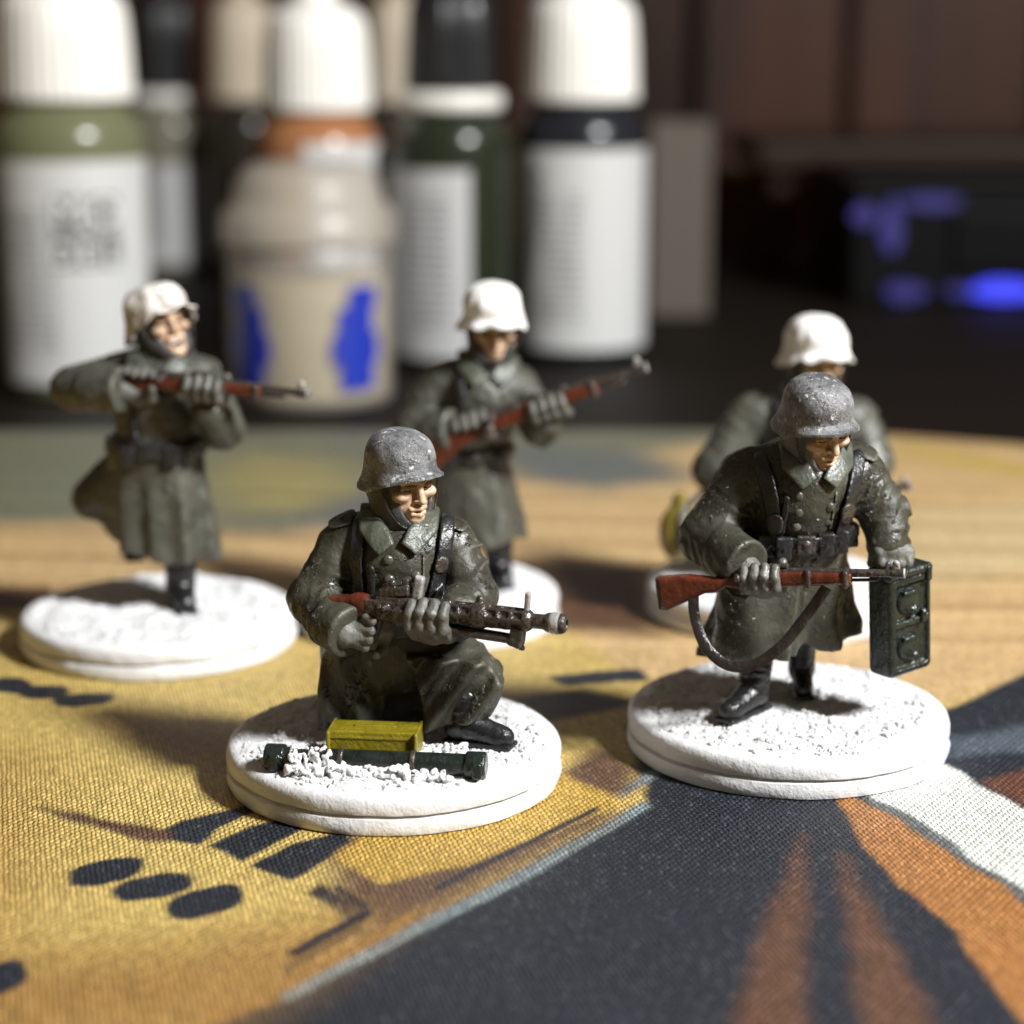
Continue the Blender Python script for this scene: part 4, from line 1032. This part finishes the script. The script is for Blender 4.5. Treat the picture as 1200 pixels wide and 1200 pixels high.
    # yellow ammunition tin and spare barrel tube lying in the snow
    Rt = rotm(-6)
    tin = sdf_obj('ammo_tin', [(box((-1.1, -5.2, 4.65), (3.3, 1.35, 1.1), Rt, .12), .05), (box((-1.1, -5.2, 5.25), (3.36, 1.42, .12), Rt, .08), .03)], .09, M['yellow'], root)
    sdf_obj('tin_handle', [(box((-1.1, -5.2, 5.72), (1.6, .22, .14), Rt, .1), .05)], .09, M['yellow'], tin)
    for s in (-1, 1):
        sdf_obj('tin_rib', [(box((-1.1+s*3.25, -5.2+(-s*.34), 4.65), (.14, 1.72, 1.12), Rt, .08), .05)], .09, M['yellow'], tin)
    a, b = Vector((-8.7, -7.2, 4.05)), Vector((6.9, -9.3, 4.15)); dd = (b-a).normalized()
    tb = sdf_obj('spare_barrel_tube', [(cyl(a, b, .82), .05)], .09, M['green'], root)
    for p, s in ((a, 1), (b, -1)):
        sdf_obj('tube_cap', [(cyl(p-dd*.35*s, p+dd*1.2*s, 1.02, .2), .05), (box(p+dd*.35*s+Vector((0, -.85, -.1)), (.35, .4, .6), None, .15), .15)], .09, M['green'], tb)
    for f in (.34, .68):
        q = a.lerp(b, f); sdf_obj('tube_band', [(cyl(q-dd*.22, q+dd*.22, .93, .08), .03)], .09, M['metal'], tb)
    rs = random.Random(5); U = []
    for i in range(300):                                    # flock heaped against the tube
        f = rs.random(); q = a.lerp(b, .1+.74*f); w = .35+.65*abs(noise.noise(Vector((f*5, 2, 7))))*2
        U.append((ell((q.x+rs.uniform(-.4, .4), q.y-.7-rs.uniform(-.15, 1.3), 3.5+rs.uniform(-.1, .95)*w), tuple(rs.uniform(.09, .34) for _ in range(3)), rotm(rs.uniform(0, 360), rs.uniform(0, 90))), .1))
    for i in range(130):
        U.append((ell((a.x+rs.uniform(1.6, 4.6), a.y-.3+rs.uniform(-1.3, .4), 3.8+rs.uniform(-.2, 1.1)), tuple(rs.uniform(.09, .3) for _ in range(3)), rotm(rs.uniform(0, 360), 30)), .1))
    for i in range(110):
        U.append((ell((rs.uniform(2.2, 5.6), rs.uniform(-6.6, -4.0), 3.45+rs.uniform(0, .5)), tuple(rs.uniform(.09, .32) for _ in range(3)), rotm(rs.uniform(0, 360), 40)), .1))
    o = sdf_obj('snow_drift', U, .08, M['snow'], root, rough=(.03, .5, 3)); o['kind'] = 'stuff'

# ------------------------------------------------------------------ B: running ammunition carrier
def fig_b():
    root = miniature((22.2, 157.2), 'running soldier miniature in grey helmet carrying a rifle and a dark ammunition box', 2)
    P = [
        (cone((-.2, -.6, 16.5), (.3, -2.6, 21.8), 3.9, 4.2), .8),
        (cone((-3.4, -1.9, 22.6), (4.0, -2.0, 22.8), 2.25, 2.2), 1.0),
        (cone((.4, -2.4, 22.0), (.7, -3.4, 23.6), 2.6, 2.25), .8),
        (cone((-4.2, -1.9, 22.4), (-6.8, -2.8, 17.9), 2.1, 2.1, (.28, 2.2, (.2, .35, .1), 0)), .5),
        (cone((-7.0, -2.8, 17.9), (-5.6, -5.2, 17.1), 2.2, 2.0, (.15, 1.6, (.1, .3, .2), 1)), .5),
        (cyl((-6.1, -4.5, 17.35), (-4.3, -7.0, 16.7), 2.05, .3), .06),
        (cone((4.7, -2.0, 22.7), (6.6, -2.2, 19.6), 2.05, 1.95, (.24, 1.9, (.25, .2, .1), .5)), .5),
        (cone((6.6, -2.2, 19.6), (6.9, -3.5, 17.6), 1.9, 1.65, (.14, 1.7, (.2, .2, .1), 0)), .4),
        (skirt(18.4, (-.1, -.7), (3.9, 3.6), 8.7, (-.9, -.2), (6.0, 4.6), .16, 3, .12), .7),
        (cone((-3.2, -2.5, 14), (-4.2, -3.6, 9.6), 2.6, 2.4), 1.0),
        (cone((-.3, -5.1, 7.0), (.4, -4.1, 15.5), .75, .12), .2, 'cut'),
        (cone((1.5, -4.9, 7.0), (.9, -4.6, 11.5), 1.2, .3), .3, 'cut'),
        (hollow(8.7, (-.9, -.2), (6.1, 4.6)), .3, 'cut'),
    ]
    v = coat_vol(P, .145, (-10.8, -9.5, 6), (10.4, 6.6, 28), 21)
    tv = torso_vol(P, (0, 1, 2, 8), .145, (-9.5, -9.5, 12), (9.5, 6.6, 28), 21)
    mesh_obj('coat', *v.mesh(), M['coat'], root)
    collar(root, tv, .9, 23.1, -1.4, .95, .05)
    strap(root, 'coat_front_edge', tv, [(2.3, 22.2), (2.0, 19.2)], .12, -1, .02, .16, 'coat')
    buttons(root, tv, [(-.55, 22.0), (-.5, 20.7), (-.6, 19.5), (1.85, 21.1), (1.75, 19.9)], .36)
    buttons(root, tv, [(-1.5, 16.6), (1.0, 16.4)], .34)
    strap(root, 'shoulder_strap', tv, [(-3.2, 24.2), (-2.6, 21.6), (-2.1, 18.6)], .55, -1.2)
    strap(root, 'shoulder_strap', tv, [(-1.5, 21.8), (-1.7, 19.0)], .24, -1.2)
    strap(root, 'shoulder_strap', tv, [(4.3, 24.4), (3.6, 21.6), (3.0, 18.8)], .55, -1.2)
    for p in ([(-2.25, 19.9), (-2.25, 19.4)], [(3.3, 20.7), (3.3, 20.2)]): strap(root, 'strap_buckle', tv, p, .6, -1.2, .45, .2, 'metal')
    strap(root, 'epaulette', v, [(5.6, 24.4), (4.3, 24.9)], .42, -.6, .08, .18, 'coat')
    belt(root, tv, 18.0, .05, .58, (-6.5, -8, 16.5), (6.5, 4.6, 19.6), .2)
    for x in (-2.7, -1.45): pouch(root, tv, x, 17.7)
    for x in (1.75, 2.95, 4.05): pouch(root, tv, x, 18.0, tilt=-4)
    head(root, (.75, -4.9, 27.0), 30, 18, -5, tq='toque2')
    rf = Vector((16.2, -5.2, 1.35)); org = Vector((-6.1, -7.3, 15.85))
    sl = [(-8.4, -6.8, 14.9), (-8.3, -7.2, 12.8), (-7.5, -7.9, 10.6), (-5.9, -8.5, 9.3), (-3.9, -8.8, 9.4), (-1.9, -9.0, 10.9), (-.1, -9.1, 13.3), (1.3, -9.4, 15.6)]
    rifle(root, org, rf, .93, sling=sl)
    glove(root, (-3.4, -8.1, 16.2), rf, (0, -1, 0), .65, -100, 55, (-4.7, -6.4, 16.6), r=.46, sp=.78)
    # fist on the box handle
    hx = (1, .15, -.05)
    glove(root, (7.1, -4.2, 16.3), hx, (0, -1, .1), .28, 65, -110, (7.0, -3.7, 17.4), r=.44, sp=.72, thumb=-1)
    Rb = rotm(36, 0, -4); c = Vector((7.9, -4.3, 11.6)); bx = empty('ammunition_box', parent=root)
    at = lambda x, y, z: tuple(c+(Rb @ Vector((x, y, z))))
    sdf_obj('box_body', [(box(c, (2.35, 1.3, 4.1), Rb, .55), .05), (box(at(0, -1.35, -.1), (1.75, .4, 3.35), Rb, .3), .15, 'cut'), (box(at(0, -1.1, .15), (1.8, .22, .28), Rb, .15), .1)], .09, M['green'], bx)
    sdf_obj('box_lid', [(box(at(0, 0, 4.1), (2.42, 1.4, .42), Rb, .4), .05)], .09, M['green'], bx)
    sdf_obj('box_handle', [(cone(at(-1.5, 0, 4.4), at(-1.3, 0, 4.85), .2, .2), .1), (cone(at(-1.3, 0, 4.85), at(1.3, 0, 4.85), .22, .22), .1), (cone(at(1.3, 0, 4.85), at(1.5, 0, 4.4), .2, .2), .1)], .09, M['metal'], bx)
    for z in (1.9, -1.8):
        sdf_obj('box_boss', [(ell(at(-.1, -.95, z), (1.25, .55, 1.15), Rb), .1), (ell(at(.15, -1.4, z-.75), (.42, .32, .36), Rb), .25), (box(at(-.3, -1.3, z+.7), (.7, .2, .2), Rb, .12), .15)], .09, M['green'], bx)
    sdf_obj('box_latch', [(box(at(1.15, -1.3, .45), (.28, .25, .6), Rb, .15), .05), (ell(at(1.15, -1.5, .75), (.22, .2, .22)), .1)], .09, M['green'], bx)
    sdf_obj('box_latch', [(box(at(1.75, -1.38, 3.75), (.28, .2, .6), Rb, .14), .05)], .09, M['green'], bx)
    boot(root, (-2.8, -2.2, 9.6), (-3.1, -2.7, 5.3), (-5.3, -5.2, 4.5), 1.4)
    boot(root, (1.2, 1.6, 9.6), (1.4, 2.6, 5.6), (1.4, .6, 4.4), 1.2)

# ------------------------------------------------------------------ C: charging rifleman
def fig_c():
    root = miniature((-33.3, 186.0), 'charging soldier miniature shouting under a tilted off-white helmet with elbow raised', 3)
    P = [
        (cone((.4, .2, 18.5), (1.0, -.2, 24.4), 3.8, 3.9), .8),
        (cone((-2.0, .2, 25.2), (4.2, 0, 25.0), 2.4, 2.3), 1.2),
        (cone((1.1, .1, 24.6), (1.3, 0, 26.2), 2.5, 2.2), .8),
        (cone((-2.6, .2, 25.3), (-6.6, -.9, 24.5), 2.1, 2.05, (.22, 1.8, (.2, .3, .1), 0)), .5),
        (cone((-6.8, -1.2, 24.4), (-4.6, -2.7, 24.6), 2.05, 1.95, (.12, 1.6, (.1, .3, .2), 1)), .4),
        (cyl((-5.3, -2.3, 24.55), (-1.4, -4.3, 24.8), 2.12, .3), .06),
        (cone((4.7, 0, 25), (7.0, -2.3, 20.9), 2.1, 2.0, (.22, 1.8, (.2, .3, .1), 2)), .5),
        (cone((7.0, -2.3, 20.9), (6.2, -4.7, 22.9), 1.9, 1.6, (.12, 1.5, (.2, .2, .2), 0)), .4),
        (skirt(19.2, (.4, .1), (4.0, 3.5), 8.7, (1.4, .6), (4.4, 4.6), .16, 7, -.10), .8),
        (cone((-.8, 1.0, 16.6), (-6.3, 2.9, 13.2), 3.2, 2.1, (.12, 2.4, (.2, .4, .4), 0)), 1.6),
        (cone((-.8, 1.8, 14.5), (-3.0, 2.8, 11.2), 3.2, 2.5), 1.4),
        (hollow(8.9, (1.4, .6), (4.2, 4.4)), .3, 'cut'),
    ]
    v = coat_vol(P, .19, (-10.2, -7.6, 6.5), (10, 7.6, 30), 31)
    tv = torso_vol(P, (0, 1, 2, 8), .19, (-9, -7.6, 12), (9.5, 7.6, 30), 31)
    mesh_obj('coat', *v.mesh(), M['coat2'], root)
    collar(root, tv, 1.2, 25.6, .8, .95)
    buttons(root, tv, [(1.9, 21.6), (4.0, 21.7), (1.8, 15.4)], .36)
    belt(root, tv, 19.0, 0, .75, (-6.5, -6, 17), (6.5, 6, 21))
    for x in (-1.6, 2.4, 3.6): pouch(root, tv, x, 18.6)
    strap(root, 'shoulder_strap', tv, [(-1.6, 26.6), (-1.4, 22.5), (-1.0, 19.8)], .5, .6)
    head(root, (1.3, -.5, 30.0), 36, -15, -9, True, 'helmet_cream')
    d = Vector((14.4, -3.4, -1.15)); org = Vector((.9, -4.3, 25.8))
    rifle(root, org, d, 1.02)
    glove(root, (-.1, -4.4, 25.3), d, (0, -1, 0), .75, 215, 60, (-1.9, -4.0, 24.75), r=.48, sp=.82, thumb=1)
    glove(root, (6.0, -5.6, 25.3), d, (0, -1, 0), .7, -105, 45, (6.2, -4.7, 23.0), r=.52, sp=.92)
    boot(root, (2.3, .3, 9.8), (2.1, 0, 5.1), (3.0, -2.4, 4.3), 1.6)
    boot(root, (-2.4, 3.6, 11.5), (-3.6, 7.0, 9.6), (-3.8, 7.6, 7.2), 1.4)

# ------------------------------------------------------------------ D: standing rifleman
def fig_d():
    root = miniature((-8.3, 193.5), 'standing soldier miniature in white helmet holding a red brown rifle across his body', 4)
    P = [
        (cone((3.9, .3, 16.2), (5.2, -.3, 22.2), 3.8, 3.8), .8),
        (cone((2.2, .1, 23.2), (8.2, .1, 23.0), 2.4, 2.3), 1.2),
        (cone((5.5, 0, 22.8), (6.0, -.2, 25.2), 2.5, 2.15), .8),
        (cone((1.4, .1, 23.2), (-.9, -1.6, 19.0), 2.15, 2.05, (.22, 1.8, (.2, .3, .1), 0)), .5),
        (cone((-.9, -1.6, 19.0), (1.2, -3.2, 19.2), 2.05, 1.95, (.12, 1.5, (.2, .3, .1), 0)), .4),
        (cyl((.8, -2.9, 19.2), (3.0, -4.4, 19.65), 2.08, .3), .06),
        (cone((8.9, 0, 22.9), (11.0, -2.0, 19.6), 2.1, 1.9, (.22, 1.8, (.2, .3, .1), 1)), .5),
        (cone((11.0, -2.0, 19.6), (11.4, -4.8, 20.4), 1.85, 1.55), .4),
        (skirt(17.0, (4.0, .2), (3.8, 3.4), 8.3, (5.2, 0), (4.5, 4.0), .15, 4, .0), .8),
        (cone((4.6, -4.8, 7), (4.6, -3.9, 15), .5, .15), .3, 'cut'),
        (hollow(8.3, (5.2, 0), (4.4, 3.9)), .3, 'cut'),
    ]
    v = coat_vol(P, .19, (-4.6, -7.4, 6), (14.4, 6, 29), 41)
    tv = torso_vol(P, (0, 1, 2, 8), .19, (-3.5, -7.4, 10), (13.5, 6, 29), 41)
    mesh_obj('coat', *v.mesh(), M['coat2'], root)
    collar(root, tv, 6.1, 24.2, .6)
    buttons(root, tv, [(5.3, 22.6), (7.4, 22.7), (5.2, 21.0), (7.3, 21.1)], .36)
    strap(root, 'shoulder_strap', tv, [(3.4, 24.4), (3.4, 21.5), (3.8, 17.5)], .5, .5)
    belt(root, tv, 16.9, 0, .6, (-1, -6, 15), (10, 6, 19), 4.8)
    for x in (2.6, 6.9): pouch(root, tv, x, 16.6)
    head(root, (6.4, -1.5, 29.2), 12, 12, 0, False, 'helmet_white')
    d = Vector((15.4, -1.7, 5.2)); org = Vector((5.2, -5.1, 20.4))
    rifle(root, org, d, 1.14)
    glove(root, (4.6, -5.0, 19.9), d, (0, -1, 0), .7, 210, 30, (3.0, -4.3, 19.6), r=.54, sp=.9, thumb=1)
    glove(root, (11.7, -5.8, 22.3), d, (0, -1, 0), .7, -100, 45, (11.5, -4.9, 20.6), r=.52, sp=.92)
    boot(root, (3.6, 0, 9), (3.2, 0, 5.1), (2.8, -2.4, 4.3), 1.5)
    boot(root, (6.9, .4, 9), (7.0, .6, 5.1), (7.6, -1.8, 4.3), 1.5)

# ------------------------------------------------------------------ E: soldier behind the carrier
def fig_e():
    root = miniature((26.3, 196.6), 'crouching soldier miniature in white helmet with olive flask, mostly hidden by the carrier', 5)
    P = [
        (cone((1.4, .5, 12.5), (2.4, -.2, 18.3), 4.4, 4.2), .8),
        (cone((-2.2, .2, 19.4), (6.6, .1, 19.2), 2.6, 2.5), 1.2),
        (cone((2.6, .1, 19.2), (2.9, -.1, 21.4), 2.5, 2.2), .8),
        (cone((-3.0, .2, 19.2), (-6.4, -1.0, 14.4), 2.45, 2.3, (.18, 1.9, (.2, .3, .1), 0)), .5),
        (cone((-6.4, -1.0, 14.4), (-3.4, -4.2, 13.2), 2.2, 1.9, (.12, 1.5, (.2, .3, .1), 0)), .5),
        (cone((7.2, .1, 19.1), (8.8, -1.6, 15.4), 2.3, 2.1, (.22, 1.8, (.2, .3, .1), 1)), .5),
        (cone((8.8, -1.6, 15.4), (6.6, -4.4, 13.8), 2.0, 1.7), .5),
        (skirt(13.0, (1.2, .4), (4.4, 3.8), 5.6, (.4, .6), (6.4, 5.2), .09, 9, .0), .8),
        (hollow(5.6, (.4, .6), (6.2, 5.0)), .3, 'cut'),
    ]
    v = coat_vol(P, .2, (-10.4, -7.2, 3.4), (12, 7.6, 25), 51)
    tv = torso_vol(P, (0, 1, 2, 7), .2, (-8, -7.2, 7), (11, 7.6, 25), 51)
    mesh_obj('coat', *v.mesh(), M['coat2'], root)
    collar(root, tv, 2.8, 20.2, .6)
    buttons(root, tv, [(1.8, 18.4), (3.9, 18.4), (1.8, 16.8), (3.9, 16.8)], .36)
    strap(root, 'shoulder_strap', tv, [(-.8, 21.2), (-.6, 17.5), (.2, 13.6)], .5, .5)
    belt(root, tv, 13.2, 0, .6, (-6, -6, 11.5), (9, 6, 15), 1.8)
    head(root, (3.0, -.4, 25.3), 16, 8, 0, False, 'helmet_white', k=1.06)
    fl = sdf_obj('flask', [(ell((-10.1, -2.6, 8.6), (1.9, 1.4, 2.9)), .1), (cone((-10.0, -2.6, 11.0), (-10.0, -2.6, 11.9), .8, .75), .2)], .12, M['brass'], root)
    V, Fc = ribbon([(-10.1, -4.0, 7.0), (-10.1, -4.1, 8.8), (-9.9, -3.6, 10.6), (-7.6, -2.2, 12.6), (-4.6, -1.6, 13.4)], .6, .25, (0, -1, 0)); mesh_obj('flask_strap', V, Fc, M['black'], fl)
    d = Vector((12, -3, .5))
    rifle(root, (-2.2, -5.3, 13.6), d, .95)
    glove(root, (-2.4, -5.2, 13.4), d, (0, -1, 0), .7, 215, 60, (-3.5, -4.2, 13.2), thumb=1)
    glove(root, (5.8, -6.6, 13.9), d, (0, -1, 0), .7, -105, 45, (6.5, -4.5, 13.7))
    boot(root, (-2.0, .4, 7.2), (-2.4, .2, 5.0), (-3.0, -2.4, 4.3), 1.4)
    boot(root, (3.2, 1.2, 7.2), (3.6, 1.6, 5.0), (4.4, -.6, 4.3), 1.4)

for fig in (fig_a, fig_b, fig_c, fig_d, fig_e): fig()
